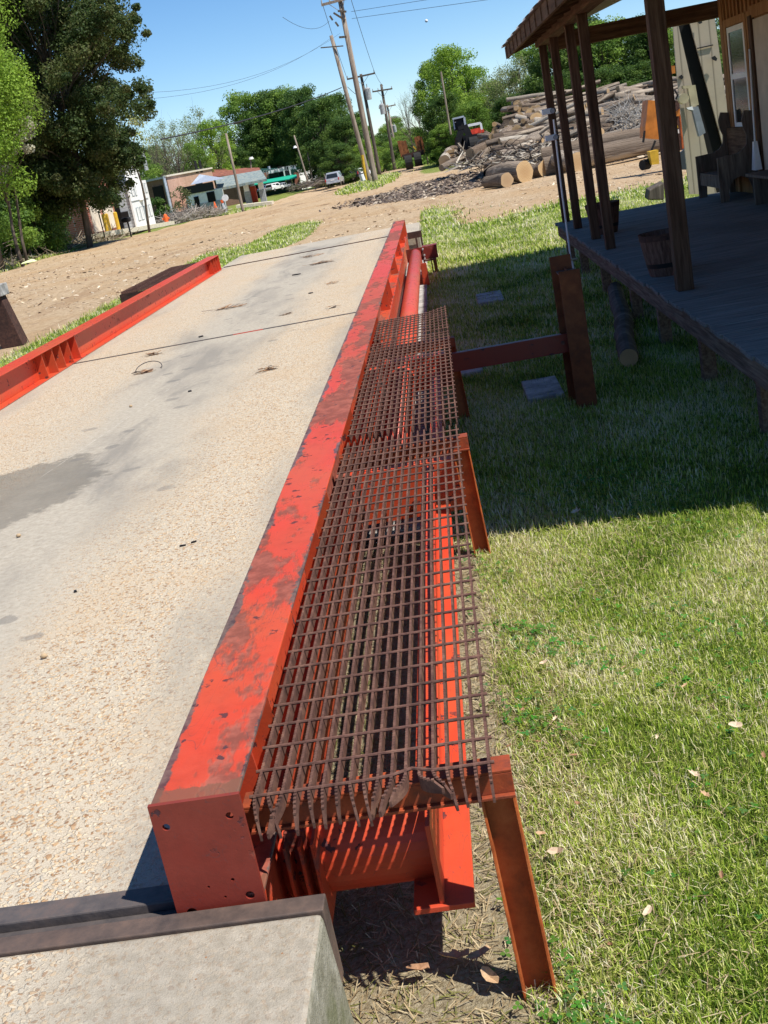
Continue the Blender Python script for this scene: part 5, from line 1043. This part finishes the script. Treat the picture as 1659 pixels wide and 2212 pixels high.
# ================================================================== LOGS
def log_proto(seed):
    r=random.Random(seed); by,bz=r.uniform(-.5,.5),r.uniform(-.3,.3); n=16; V=[];F=[];m=[]
    ph=[r.uniform(0,6.3) for _ in range(3)]; amp=[r.uniform(.02,.06) for _ in range(3)]
    for i in range(11):
        t=i/10; rr=(.52-.10*t)*(1+r.uniform(-.03,.03)); cy_=by*math.sin(t*PI); cz_=bz*math.sin(t*PI)
        for j in range(n):
            a=2*PI*j/n; k=1+amp[0]*math.sin(2*a+ph[0])+amp[1]*math.sin(3*a+ph[1]+t)+amp[2]*math.sin(5*a+ph[2]-2*t)+r.uniform(-.025,.025)
            V.append((t-.5,cy_+rr*k*math.cos(a),cz_+rr*k*math.sin(a)))
    for i in range(10):
        for j in range(n): F.append((i*n+j,(i+1)*n+j,(i+1)*n+(j+1)%n,i*n+(j+1)%n)); m.append(0)
    F.append(tuple(range(n))); m.append(1); F.append(tuple(10*n+j for j in range(n))[::-1]); m.append(1)
    me=bpy.data.meshes.new('log'); me.from_pydata(V,[],F); me.materials.append(M['logbark']); me.materials.append(M['logend']); me.polygons.foreach_set('material_index',m)
    for p in me.polygons: p.use_smooth=(p.material_index==0)
    import bmesh
    bm=bmesh.new(); bm.from_mesh(me); bmesh.ops.recalc_face_normals(bm,faces=bm.faces); bm.to_mesh(me); bm.free(); return me
LP=[log_proto(i) for i in range(6)]
def log(c,L,d,rz,ry,label,group=None,i=None):
    o=bpy.data.objects.new('log',LP[random.randrange(6) if i is None else i]); COL.objects.link(o); o.location=tuple(c); o.scale=(L,d,d); o.rotation_euler=(random.uniform(0,6.28),ry,rz) if False else (0,ry,rz); return tag(o,label,'log',group)
def glog(px,py,Y,L,d,rz,label): 
    c=at(px,py,Y); c[2]=tz(c[0],c[1])+d*.47; return log(c,L,d,rz,0,label)
# front row of big butt logs (ends face the camera)
YF=40
def flog(px,py,d,L,rz,label,Y=YF):
    c=at(px,py,Y); dirv=np.array([math.cos(rz),math.sin(rz),0]); c=c-dirv*L/2*(-1); c[2]=tz(c[0],c[1])+d*.48
    return log(c,L,d,rz,0,label)
flog(1094,381,.46,1.3,R_(118),'smallest of the cut butt logs at the left end of the front row',39)
flog(1133,366,.66,1.9,R_(122),'thick butt log with a broad pale cut face second in the front row',39.6)
flog(1178,362,.56,2.0,R_(125),'butt log with a hollow brown centre third in the front row',40.2)
flog(1248,352,.62,1.3,R_(110),'short fat log section seen between two porch posts',39.5)
flog(1275,345,.55,1.2,R_(112),'upright-looking log section right of the short fat one',41)
glog(1375,326,40.5,6.2,.66,R_(2),'long thick bark covered log lowest on the right side of the pile'); glog(1360,309,42.0,6.0,.55,R_(-2),'long bark covered log resting behind the lowest right one')
for o_ in [o for o in bpy.data.objects if o.get('label','').startswith('long bark covered log resting')]: o_.location.z+=.35
# the pile
PROF=[(955,354),(1030,346),(1052,315),(1062,268),(1085,240),(1110,216),(1150,207),(1200,204),(1250,200),(1300,190),(1350,186),(1400,182),(1500,176),(1620,170)]
BASE=[(955,356),(1030,348),(1100,345),(1200,335),(1300,338),(1400,330),(1500,325),(1620,318)]
fx=lambda px: np.interp(px,[p[0] for p in PROF],[p[1] for p in PROF]); bx=lambda px: np.interp(px,[p[0] for p in BASE],[p[1] for p in BASE])
def pdepth(px,py):   # farther the higher on the pile
    t=(bx(px)-py)/max(10,(bx(px)-fx(px))); t=min(max(t,0),1); return 44+9.5*t+ (4 if px<1080 else 0)
r=random.Random(21); cnt=0
# mound below
V=[];F=[];C=[]; pxs=np.arange(1040,1640,7); K=10
for i,px in enumerate(pxs):
    for k in range(K+1):
        t=k/K; py=bx(px)+6+(fx(px)+20-bx(px)-6)*t; P=at(px,py,pdepth(px,py)+1.5); P=P+np.array([r.uniform(-.12,.12),0,r.uniform(-.15,.1)]); V.append(tuple(P))
for i in range(len(pxs)-1):
    for k in range(K): a=i*(K+1)+k; F.append((a,a+K+1,a+K+2,a+1))
def mk_mound():
    m=NT('pile_debris',.95,.1); c=m.ramp(m.noise(3.5,8,.8),[(.3,(.03,.022,.016)),(.5,(.10,.075,.055)),(.7,(.22,.17,.12))]); m.color(c); m.bump(m.noise(8,6,.8),.15); return m.m
nb=len(V); V2=[(v[0],v[1]+3.5,tz(v[0],v[1])-.3) for v in V]   # closed back side
V+=V2; F2=[]
for i in range(len(pxs)-1): a=i*(K+1)+K; F2.append((a,a+K+1,nb+a+K+1,nb+a))
o=np_mesh('pile_mound',V,np.array(F+F2),mk_mound(),None,True); tag(o,'dark bark and debris heap filling the log pile','debris heap',kind='stuff')
groups=[('peeled pale log lying crosswise high on the log pile','pale logs on top of the pile'),('grey brown log lying crosswise in the middle of the log pile','grey logs in the pile'),('round cut log end facing the road on the left flank of the pile','log ends on the left flank'),('broken branchy log sloping down the foot of the pile','sloping logs at the foot')]
for row in range(20):
    t=row/19; px=1150-(70*(1-t) if t<.45 else 0)+r.uniform(0,25)
    while px<1640:
        py=bx(px)-4+(fx(px)+3-bx(px)+4)*t; Y=pdepth(px,py); L=r.uniform(1.2,3.4)*(1.15 if t>.5 else .85); d=r.uniform(.12,.29)*(1.6 if r.random()<.2 else .95); rz=r.gauss(0,.38); ry=r.gauss(-.04,.15 if t<.8 else .06)
        c=at(px,py+r.uniform(-3,3),Y); g=groups[0] if t>.72 else (groups[1] if t>.2 else groups[3])
        log(c,L,d,rz,ry,g[0],g[1]); cnt+=1; px+=L*2500/Y*.54*r.uniform(.6,1.05)
# left flank: ends toward camera
for k in range(60):
    px=r.uniform(1054,1165); t=r.random()**.8; py=bx(px)-12+(fx(px)+6-bx(px)+12)*t; Y=pdepth(px,py)+.2; d=r.uniform(.17,.36)*(1.6 if r.random()<.12 else 1); rz=R_(r.uniform(62,104)); L=r.uniform(2,3.4)
    c=at(px,py,Y); dv=np.array([math.cos(rz),math.sin(rz),0]); log(c+dv*L*.5,L,d,rz,r.uniform(-.1,.1),*groups[2]); cnt+=1
# named foot logs
def slog(a,b_,Ya,Yb,d,label,i=None):
    A=at(*a,Ya);B=at(*b_,Yb); v=Vector(B-A); L=v.length; o=log((A+B)/2,L,d,0,0,label,i=i); o.rotation_euler=v.to_track_quat('X','Z').to_euler(); return o
slog(zl_(140,890),zl_(520,715),48,50,.24,'long grey log slanting on the ground under the loader grapple')
slog(zl_(560,690),zl_(900,560),49,52,.42,'barkless yellow log sloping up to the pile right of the loader',1); slog(zl_(700,750),zl_(960,430),48.5,53,.22,'thin pale log sloping steeply up the pile')
slog(zl_(640,800),zl_(740,740),47.5,48.5,.22,'short pale log stub at the pile foot'); slog(zl_(1330,700),zl_(1700,540),45,47,.22,'long pale bare pole lying on the debris slope')
slog(zl_(1430,570),zl_(1760,440),46,48,.55,'dark barked log with orange end sticking out of the slope'); slog(zl_(190,800),zl_(300,720),56,59,.55,'dark log with pale end at the far left of the pile'); slog(zl_(260,700),zl_(330,640),57,60,.45,'orange ended log stacked at the far left of the pile'); slog(zl_(290,640),zl_(360,600),58,60,.26,'small log end above the far left pair')
slog(zl_(1000,820),zl_(1100,760),47,48,.16,'pale broken stick on the debris slope'); slog(zl_(1340,800),zl_(1500,730),46,46.5,.13,'white stick above the thick butt log'); slog(zl_(1230,510),zl_(1420,470),48,48.5,.24,'grey log half way up above the slope')
slog(zl_(930,390),zl_(1210,350),50,50.5,.26,'grey log lying straight across the left flank'); slog(zl_(1440,340),zl_(1640,330),49.5,50,.62,'big yellow barkless butt log in the middle of the pile',2)
r5=lambda x,y:((1950+x/1.5447)*.5486,(y/1.5447)*.5486)
slog(r5(740,560),r5(960,585),52.5,53,.50,'bright white peeled log on the top right of the pile',3); slog(r5(640,625),r5(900,605),51.5,52,.62,'thick pale log just under the white peeled one',4); slog(r5(660,575),r5(745,572),53,53.5,.42,'short white log left of the peeled one'); slog(r5(1040,500),r5(1110,480),53,53,.22,'white forked limb sticking up at the top right')
slog(r5(835,540),r5(880,515),53,53.5,.15,'crooked white branch at the top of the pile')
print('logs',cnt,len([o for o in bpy.data.objects if o.name.startswith('log') and o.get('category')=='log']))
def tfn(r):
    p=Vector(at(*r5(r.uniform(730,925),r.uniform(640,790)),46+r.uniform(0,2))); return p,Vector((r.uniform(-1,1),r.uniform(-.4,.4),r.uniform(-.9,.9)))
twigs('twig_tangle','bleached grey tangle of thin branches on the right face of the log pile',tfn,330,.006,.018,.3,.9,[(.5,.47,.42),(.36,.33,.29),(.6,.57,.52),(.2,.17,.14)],seed=12)
def dfn(r):
    px=r.uniform(985,1500); py=bx(px)+r.uniform(-26,12); p=Vector(at(px,py,pdepth(px,py)-1)); p.z=max(p.z,tz(p.x,p.y)+.03); return p,Vector((r.uniform(-1,1),r.uniform(-.5,.5),r.uniform(-.25,.3)))
twigs('slash_litter','broken limbs and bark slabs littering the foot of the log pile',dfn,1900,.012,.05,.15,.8,[(.32,.26,.2),(.46,.4,.32),(.16,.12,.09),(.62,.56,.46),(.08,.06,.05)],seed=14)
# ================================================================== TREES
def leafcloud(centers,radii,nper,size,pal,r,flat=.75,white=None):
    N=[]
    cs=np.array(centers); n=int(nper*len(cs)); ci=r.integers(0,len(cs),n); d=r.normal(size=(n,3)); d/=np.linalg.norm(d,axis=1)[:,None]; rad=r.random(n)**.42
    P=cs[ci]+d*(np.array(radii)[ci]*rad)[:,None]*np.array([1,1,flat])
    nn=d+r.normal(size=(n,3))*.75+np.array([0,0,.45]); nn/=np.linalg.norm(nn,axis=1)[:,None]
    u=np.cross(nn,r.normal(size=(n,3))); u/=np.linalg.norm(u,axis=1)[:,None]; v=np.cross(nn,u); s=size*r.uniform(.5,1.35,n)[:,None]
    V=np.stack([P-u*s*.5,P-v*s*.32+nn*s*.08,P+u*s*.5,P+v*s*.32+nn*s*.08],1).reshape(-1,3); F=np.arange(n)[:,None]*4+np.array([0,1,2,3])
    pal=np.array(pal); cb=r.random(len(cs)); k=np.clip((cb[ci]*.6+r.random(n)*.4)*(len(pal)-1),0,len(pal)-1.001); i0=k.astype(int); f=(k-i0)[:,None]; c=pal[i0]*(1-f)+pal[i0+1]*f; c=c*r.uniform(.75,1.25,(n,1))
    return V,F,np.repeat(c,4,0)
def tree(name,label,cat,loc,hgt,wid,pal,seed=0,nclump=60,nper=90,leafsize=.3,clump=.13,shape='round',trunk=.02,base=.25,group=None,bare=0,lean=(0,0),bark='bark'):
    r=np.random.default_rng(seed); root=empty(name,loc,label,cat,group); L=Vector(loc)
    b=MB(); tr_=hgt*trunk; th=hgt*(.9 if shape=='cone' else .72)
    tp=[L+Vector((lean[0]*t+.02*hgt*math.sin(t*5+seed),lean[1]*t+.02*hgt*math.cos(t*4+seed),th*t-.4*(t==0))) for t in np.linspace(0,1,7)]
    b.tube(tp,[tr_*(1-.8*t)+.01 for t in np.linspace(0,1,7)],9)
    cs=[];rs=[]
    for i in range(nclump):
        if shape=='cone':
            t=r.random()**1.1; z=base+(1-base)*t; rr=(1-t)**.75*(.5+.5*r.random()**.5)+.03
        elif shape=='cedar':
            t=r.random(); z=base+(1-base)*t; rr=float(np.interp(z,[.08,.16,.24,.31,.5,.8,1],[.55,.62,.72,1,.97,.75,.3]))*(.62+.38*r.random())
        elif shape=='column': t=r.random(); z=base+(1-base)*t; rr=(math.sin(PI*min(.97,t*.8+.18)))**.8*r.random()**.5
        else: t=r.random(); z=base+(1-base)*t; rr=math.sqrt(max(0,1-((t-.45)/.58)**2))*(r.random()**.4)
        a=r.uniform(0,2*PI); p=L+Vector((math.cos(a)*rr*wid/2+lean[0]*z,math.sin(a)*rr*wid/2+lean[1]*z,z*hgt)); cs.append(tuple(p-L)); rs.append(hgt*clump*r.uniform(.6,1.3))
        if shape=='cedar':
            ax=Vector((lean[0]*z,lean[1]*z,z*hgt*.97)); e=p-L
            for f_,g_ in ((.95,.95),(.80,1.05),(.60,1.2),(.38,1.2)):
                q_=ax.lerp(e,f_)+Vector((r.normal(),r.normal(),r.normal()*1.2))*hgt*.012; cs.append(tuple(q_)); rs.append(hgt*clump*g_*r.uniform(.55,1.0))
            ex=ax.lerp(e,1.10)+Vector((r.normal(),r.normal(),r.normal()))*hgt*.01; cs.append(tuple(ex)); rs.append(hgt*clump*.35)
        if i%2==0 or bare:
            q=L+(tp[1]-L).lerp(tp[-1]-L,min(1,max(0,(z-.12)*1.0))); m=q.lerp(p,.55)+Vector((r.normal(),r.normal(),r.normal()))*hgt*.012; b.tube([q,m,p],[tr_*.30*(1-z*.6)+.012,tr_*.16+.008,.008],5,cap=False)
            if bare:
                for _ in range(bare): e=p+Vector((r.normal(),r.normal(),abs(r.normal())))*hgt*.07; b.tube([m.lerp(p,r.random()),e],[.02,.006],4,cap=False)
    b.build('trunk',M[bark],root,smooth=True,fixn=False)
    if nper: V,F,C=leafcloud(cs,rs,nper,leafsize,pal,r); np_mesh('crown',V,F,M['leaf'],C,False,root)
    return root
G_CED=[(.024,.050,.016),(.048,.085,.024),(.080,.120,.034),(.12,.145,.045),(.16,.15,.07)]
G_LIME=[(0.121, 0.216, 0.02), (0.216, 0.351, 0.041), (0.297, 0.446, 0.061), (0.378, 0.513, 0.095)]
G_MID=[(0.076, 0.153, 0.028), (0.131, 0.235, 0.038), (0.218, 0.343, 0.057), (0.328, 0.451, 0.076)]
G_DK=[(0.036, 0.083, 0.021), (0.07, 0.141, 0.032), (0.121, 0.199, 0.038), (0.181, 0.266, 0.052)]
G_PALE=[(0.162, 0.216, 0.068), (0.243, 0.297, 0.108), (0.297, 0.351, 0.149), (0.351, 0.324, 0.189)]
G_WH=[(.10,.16,.05),(.45,.45,.33),(.62,.60,.47),(.70,.68,.56)]
def tl(px,py,Y,dz=0): P=at(px,py,Y); return (P[0],P[1],P[2]+dz)
def gl_(px,Y,py=400): P=at(px,py,Y); return (P[0],Y,tz(P[0],Y))
# near left group
tree('cedar_tree','huge dark olive cedar at the left rising above the picture','tree',gl_(203,60,505),19.5,9.7,G_CED,11,260,250,.13,.038,'cedar',.008,.10)
tree('cedar_tree','second dark cedar behind and left of the huge one','tree',gl_(75,66,500),20,8.5,G_CED,12,120,210,.17,.038,'cedar',.012,.06)
tree('leafy_tree','bright lime green leafy tree filling the top left corner','tree',gl_(-22,50,560),15.5,6.6,G_LIME,13,150,800,.12,.08,'round',.018,.22)
tree('leafy_tree','medium green understory tree below the cedar on the bank','tree',gl_(10,60,560),6.6,5.2,G_MID,14,60,500,.12,.12,'round',.02,.08)
tree('flowering_shrub','shrub with creamy white blossom clusters left of the cedar','shrub',gl_(48,51.5,550),6.8,4.0,G_WH,16,24,150,.11,.045,'round',.012,.55,bare=1)
tree('flowering_shrub','smaller blossoming branch shrub above the white one','shrub',gl_(62,52.5,550),8.8,3.4,G_WH,17,14,110,.12,.035,'round',.008,.68,bare=1)
tree('leafy_tree','yellow green sprig tree overhanging the white tower','tree',gl_(322,74,490),8.3,2.6,[(.13,.2,.03),(.3,.36,.1),(.55,.55,.3)],18,26,90,.15,.07,'round',.010,.55)
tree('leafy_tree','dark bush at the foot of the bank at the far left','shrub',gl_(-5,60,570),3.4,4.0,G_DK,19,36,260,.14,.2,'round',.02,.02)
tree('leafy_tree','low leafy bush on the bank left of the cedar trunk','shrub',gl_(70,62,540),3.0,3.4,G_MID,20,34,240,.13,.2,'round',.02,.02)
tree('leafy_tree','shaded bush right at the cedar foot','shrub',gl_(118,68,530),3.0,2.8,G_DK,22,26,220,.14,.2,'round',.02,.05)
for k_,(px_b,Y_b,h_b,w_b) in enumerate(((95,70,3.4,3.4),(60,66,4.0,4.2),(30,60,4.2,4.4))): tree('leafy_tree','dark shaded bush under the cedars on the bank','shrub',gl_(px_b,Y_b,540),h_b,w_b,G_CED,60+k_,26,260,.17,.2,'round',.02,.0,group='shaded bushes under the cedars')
for k_,(px_b,Y_b,h_b,w_b,p_b) in enumerate(((35,56.5,3.0,3.4,G_MID),(88,59,2.6,3.0,G_MID),(-10,54,3.2,3.6,G_MID),(60,58,4.4,3.4,G_DK))): tree('leafy_bush','leafy green bush growing on the bank above the dirt road','shrub',gl_(px_b,Y_b,540),h_b,w_b,p_b,80+k_,26,280,.13,.2,'round',.02,.0,group='bushes on the roadside bank')
# mid distance prototypes and the tree line
def protos():
    P=[]
    P.append(tree('leafy_tree','dark','tree',(0,0,-50),16,11,G_DK,31,130,300,.30,.085,'round',.018,.05))
    P.append(tree('leafy_tree','mid','tree',(0,0,-50),16,11,G_MID,32,120,290,.29,.085,'round',.018,.06))
    P.append(tree('leafy_tree','pale','tree',(0,0,-50),16,10,G_PALE,33,100,110,.24,.09,'round',.016,.10,bare=1))
    P.append(tree('leafy_tree','bare','tree',(0,0,-50),14,9,G_PALE,34,70,9,.22,.08,'round',.014,.2,bare=3))
    P.append(tree('leafy_tree','lime','tree',(0,0,-50),15,10,G_LIME,35,100,210,.28,.085,'round',.018,.08))
    P.append(tree('leafy_tree','lowdark','tree',(0,0,-50),15,12,G_DK,36,140,240,.32,.09,'round',.018,.0)); return P
PR=protos()
def put(i,px,Y,top,wpx,label,group='trees along the horizon',py0=None,rot=None):
    base=gl_(px,Y); T=at(px,top,Y); h=T[2]-base[2]; o=copy_tree(PR[i]); ph=(16,16,16,14,15,15)[i]; pw=(11,11,10,9,10,12)[i]
    s=h/ph*1.02; w=wpx/2500*Y/pw; o.location=(base[0]+0.0,base[1],base[2]-.2); o.scale=(w,w,s); o.rotation_euler=(0,0,random.uniform(0,6.28) if rot is None else rot)
    o['label']=label; o['group']=group; return o
LBL=['dense dark green tree in the far tree line','fresh mid green tree in the far tree line','pale budding tree in the far tree line','bare grey twiggy tree in the far tree line','lime green tree in the far tree line','low dark tree mass at the foot of the far tree line']
line=[ # proto, px, Y, top, width
(2,372,175,262,70),(2,410,190,262,75),(3,392,150,290,80),(3,350,160,300,60),(2,455,200,235,90),(4,480,185,262,80),(1,500,224,300,70),(1,560,226,200,110),(0,590,224,235,90),(0,625,226,195,100),(1,655,224,192,110),(0,610,225,270,80),(0,690,216,190,100),(0,720,180,215,100),(1,660,219,290,80),(0,745,190,205,100),(0,770,175,250,80),(1,790,180,255,70),(0,705,225,300,80),(0,740,160,310,70),(0,835,200,290,70),(4,805,170,300,50),(4,640,227,300,70),(3,535,222,300,50),(1,430,178,310,60),(0,525,216,320,60),(1,580,223,300,70),
(1,860,230,268,60),(1,900,190,275,80),(1,885,150,290,80),(4,925,142,285,70),(1,880,140,300,50),(4,960,132,292,60),(1,985,98,262,70),(1,940,138,298,50),(1,875,260,250,50),(0,1010,120,240,70),
(4,1010,105,98,115),(1,975,112,130,90),(1,1045,108,140,90),(0,985,100,200,80),(1,1040,96,215,80),(3,930,125,180,60),(3,905,135,205,50),(4,1060,100,200,70),
(2,1110,100,145,100),(4,1095,105,170,80),(2,1150,98,120,100),(1,1190,100,90,100),(0,1240,90,60,120),(0,1290,92,30,130),(1,1340,88,45,130),(0,1390,90,40,130),(0,1440,86,45,120),(1,1500,84,55,120),(0,1560,88,40,130),(5,1170,92,190,100),(5,1250,86,150,120),(5,1330,84,140,120),(5,1410,84,130,120),(5,1130,96,200,80),(5,1490,84,130,120),
]
for i,px,Y,top,w in line: put(i,px,Y,top,w*1.25,LBL[i],{0:'dark trees on the horizon',1:'mid green trees on the horizon',2:'pale budding trees on the horizon',3:'bare trees on the horizon',4:'lime green trees on the horizon',5:'low dark trees on the horizon'}[i])
# farther filler rows left of the buildings and beyond
for i,(px,Y,top,w) in enumerate([(230,150,330,120),(290,140,330,110),(160,150,340,120),(90,150,330,130),(20,150,330,130),(-60,140,330,130),(330,210,320,90),(1640,95,40,140),(1720,95,40,150),(-150,130,300,150)]): put(i%2,px,Y,top,w*1.3,LBL[i%2],['dark trees on the horizon','mid green trees on the horizon'][i%2])
for p in PR:
    for c in list(p.children): bpy.data.objects.remove(c)
    bpy.data.objects.remove(p)
# bank undergrowth, weeds along verges
def ufn(r):
    x=r.uniform(-26,-18.8); y=r.uniform(40,74); return Vector((x,y,tz(x,y)+r.uniform(0,.15))),Vector((r.uniform(-1,1),r.uniform(-1,1),r.uniform(-.1,.7)))
twigs('bank_brush','dry twigs and cut limbs lying on the shaded bank below the cedars',ufn,1500,.01,.035,.3,1.3,[(.40,.32,.22),(.28,.22,.15),(.18,.14,.10),(.5,.42,.3)],seed=30)
rr_=np.random.default_rng(5); cs=[];rs=[]
for k in range(150):
    px=rr_.uniform(860,1000); Y=rr_.uniform(128,160); b_=gl_(px,Y); 
    if px<870 and px>700 and Y<135: continue
    cs.append((b_[0],b_[1],b_[2]+.3)); rs.append(rr_.uniform(.6,1.6))
V,F,C=leafcloud(cs,rs,140,.35,G_MID,rr_,.8); tag(np_mesh('undergrowth',V,F,M['leaf'],C),'leafy undergrowth at the foot of the distant trees','undergrowth',kind='stuff')
tree('leafy_bush','round dark bush between the white house and the brick store','shrub',tuple(at(*zg(250,850),110)),1.7,2.4,G_DK,41,20,150,.2,.2,'round',.02,.0)
tree('leafy_bush','bushy weed clump beside the brick store door','shrub',tuple(at(*zg(470,800),108)),2.2,2.6,[(.2,.2,.1),(.12,.16,.05)],42,16,60,.16,.2,'round',.02,.0,bare=1)
# yellow scrap on verge
P=onz(70,560,-.5); sc_=at(62,567,47); lt_=MB().hexa([(-.5,-.3,0),(.5,-.2,0),(.55,.3,0),(-.4,.35,0)],[(-.4,-.2,.08),(.3,-.1,.22),(.4,.2,.12),(-.3,.25,.1)]).build('crumpled_sheet',plain('pale_yellow_plastic',(.72,.75,.42),.5)); lt_.location=tuple(sc_); lt_.scale=(.55,.55,.55); tag(lt_,'crumpled pale yellow plastic sheet on the grass verge by the road','plastic sheet')
# ================================================================== MOON (day moon)
bpy.ops.mesh.primitive_uv_sphere_add(radius=3.6,segments=24,ring_count=12,location=tuple(at(921,45,3000))); mo=bpy.context.object; mo.name='moon'; mo.data.materials.append(plain('moon_rock',(.8,.8,.8),.9,var=.1,scale=.4)); tag(mo,'tiny pale half moon in the blue sky','moon')
# ================================================================== LIGHT, SKY, CAMERA
SUN=Vector((.55,-.27,1)).normalized(); el=math.asin(SUN.z); rot=math.atan2(SUN.x,SUN.y)
W=bpy.data.worlds.new("World"); S.world=W; W.use_nodes=True; nt=W.node_tree; bg=nt.nodes['Background']
sk=nt.nodes.new('ShaderNodeTexSky'); sk.sky_type='NISHITA'; sk.sun_disc=False; sk.sun_elevation=el; sk.sun_rotation=rot; sk.air_density=.75; sk.dust_density=.0; sk.ozone_density=4.0; sk.altitude=100
hs=nt.nodes.new('ShaderNodeHueSaturation'); hs.inputs['Saturation'].default_value=1.18; hs.inputs['Value'].default_value=1.0
nt.links.new(sk.outputs[0],hs.inputs['Color']); nt.links.new(hs.outputs[0],bg.inputs[0]); bg.inputs[1].default_value=.105
ld=bpy.data.lights.new('sun','SUN'); ld.energy=4.9; ld.angle=R_(.53); ld.color=(1,.95,.87); lo=bpy.data.objects.new('sun',ld); COL.objects.link(lo); lo.rotation_euler=SUN.to_track_quat('Z','Y').to_euler()
cd=bpy.data.cameras.new('camera'); co=bpy.data.objects.new('camera',cd); COL.objects.link(co); S.camera=co
co.matrix_world=Matrix([[*RW[0],0],[*RW[1],0],[*RW[2],H],[0,0,0,1]]); cd.sensor_fit='HORIZONTAL'; cd.sensor_width=36; cd.lens=36*FPX/1659; cd.clip_start=.05; cd.clip_end=6000
S.render.resolution_x=768; S.render.resolution_y=1024
S.view_settings.view_transform='Standard'; S.view_settings.look='None'; S.view_settings.exposure=.46; S.view_settings.gamma=1
S.cycles.max_bounces=6; S.cycles.transparent_max_bounces=8
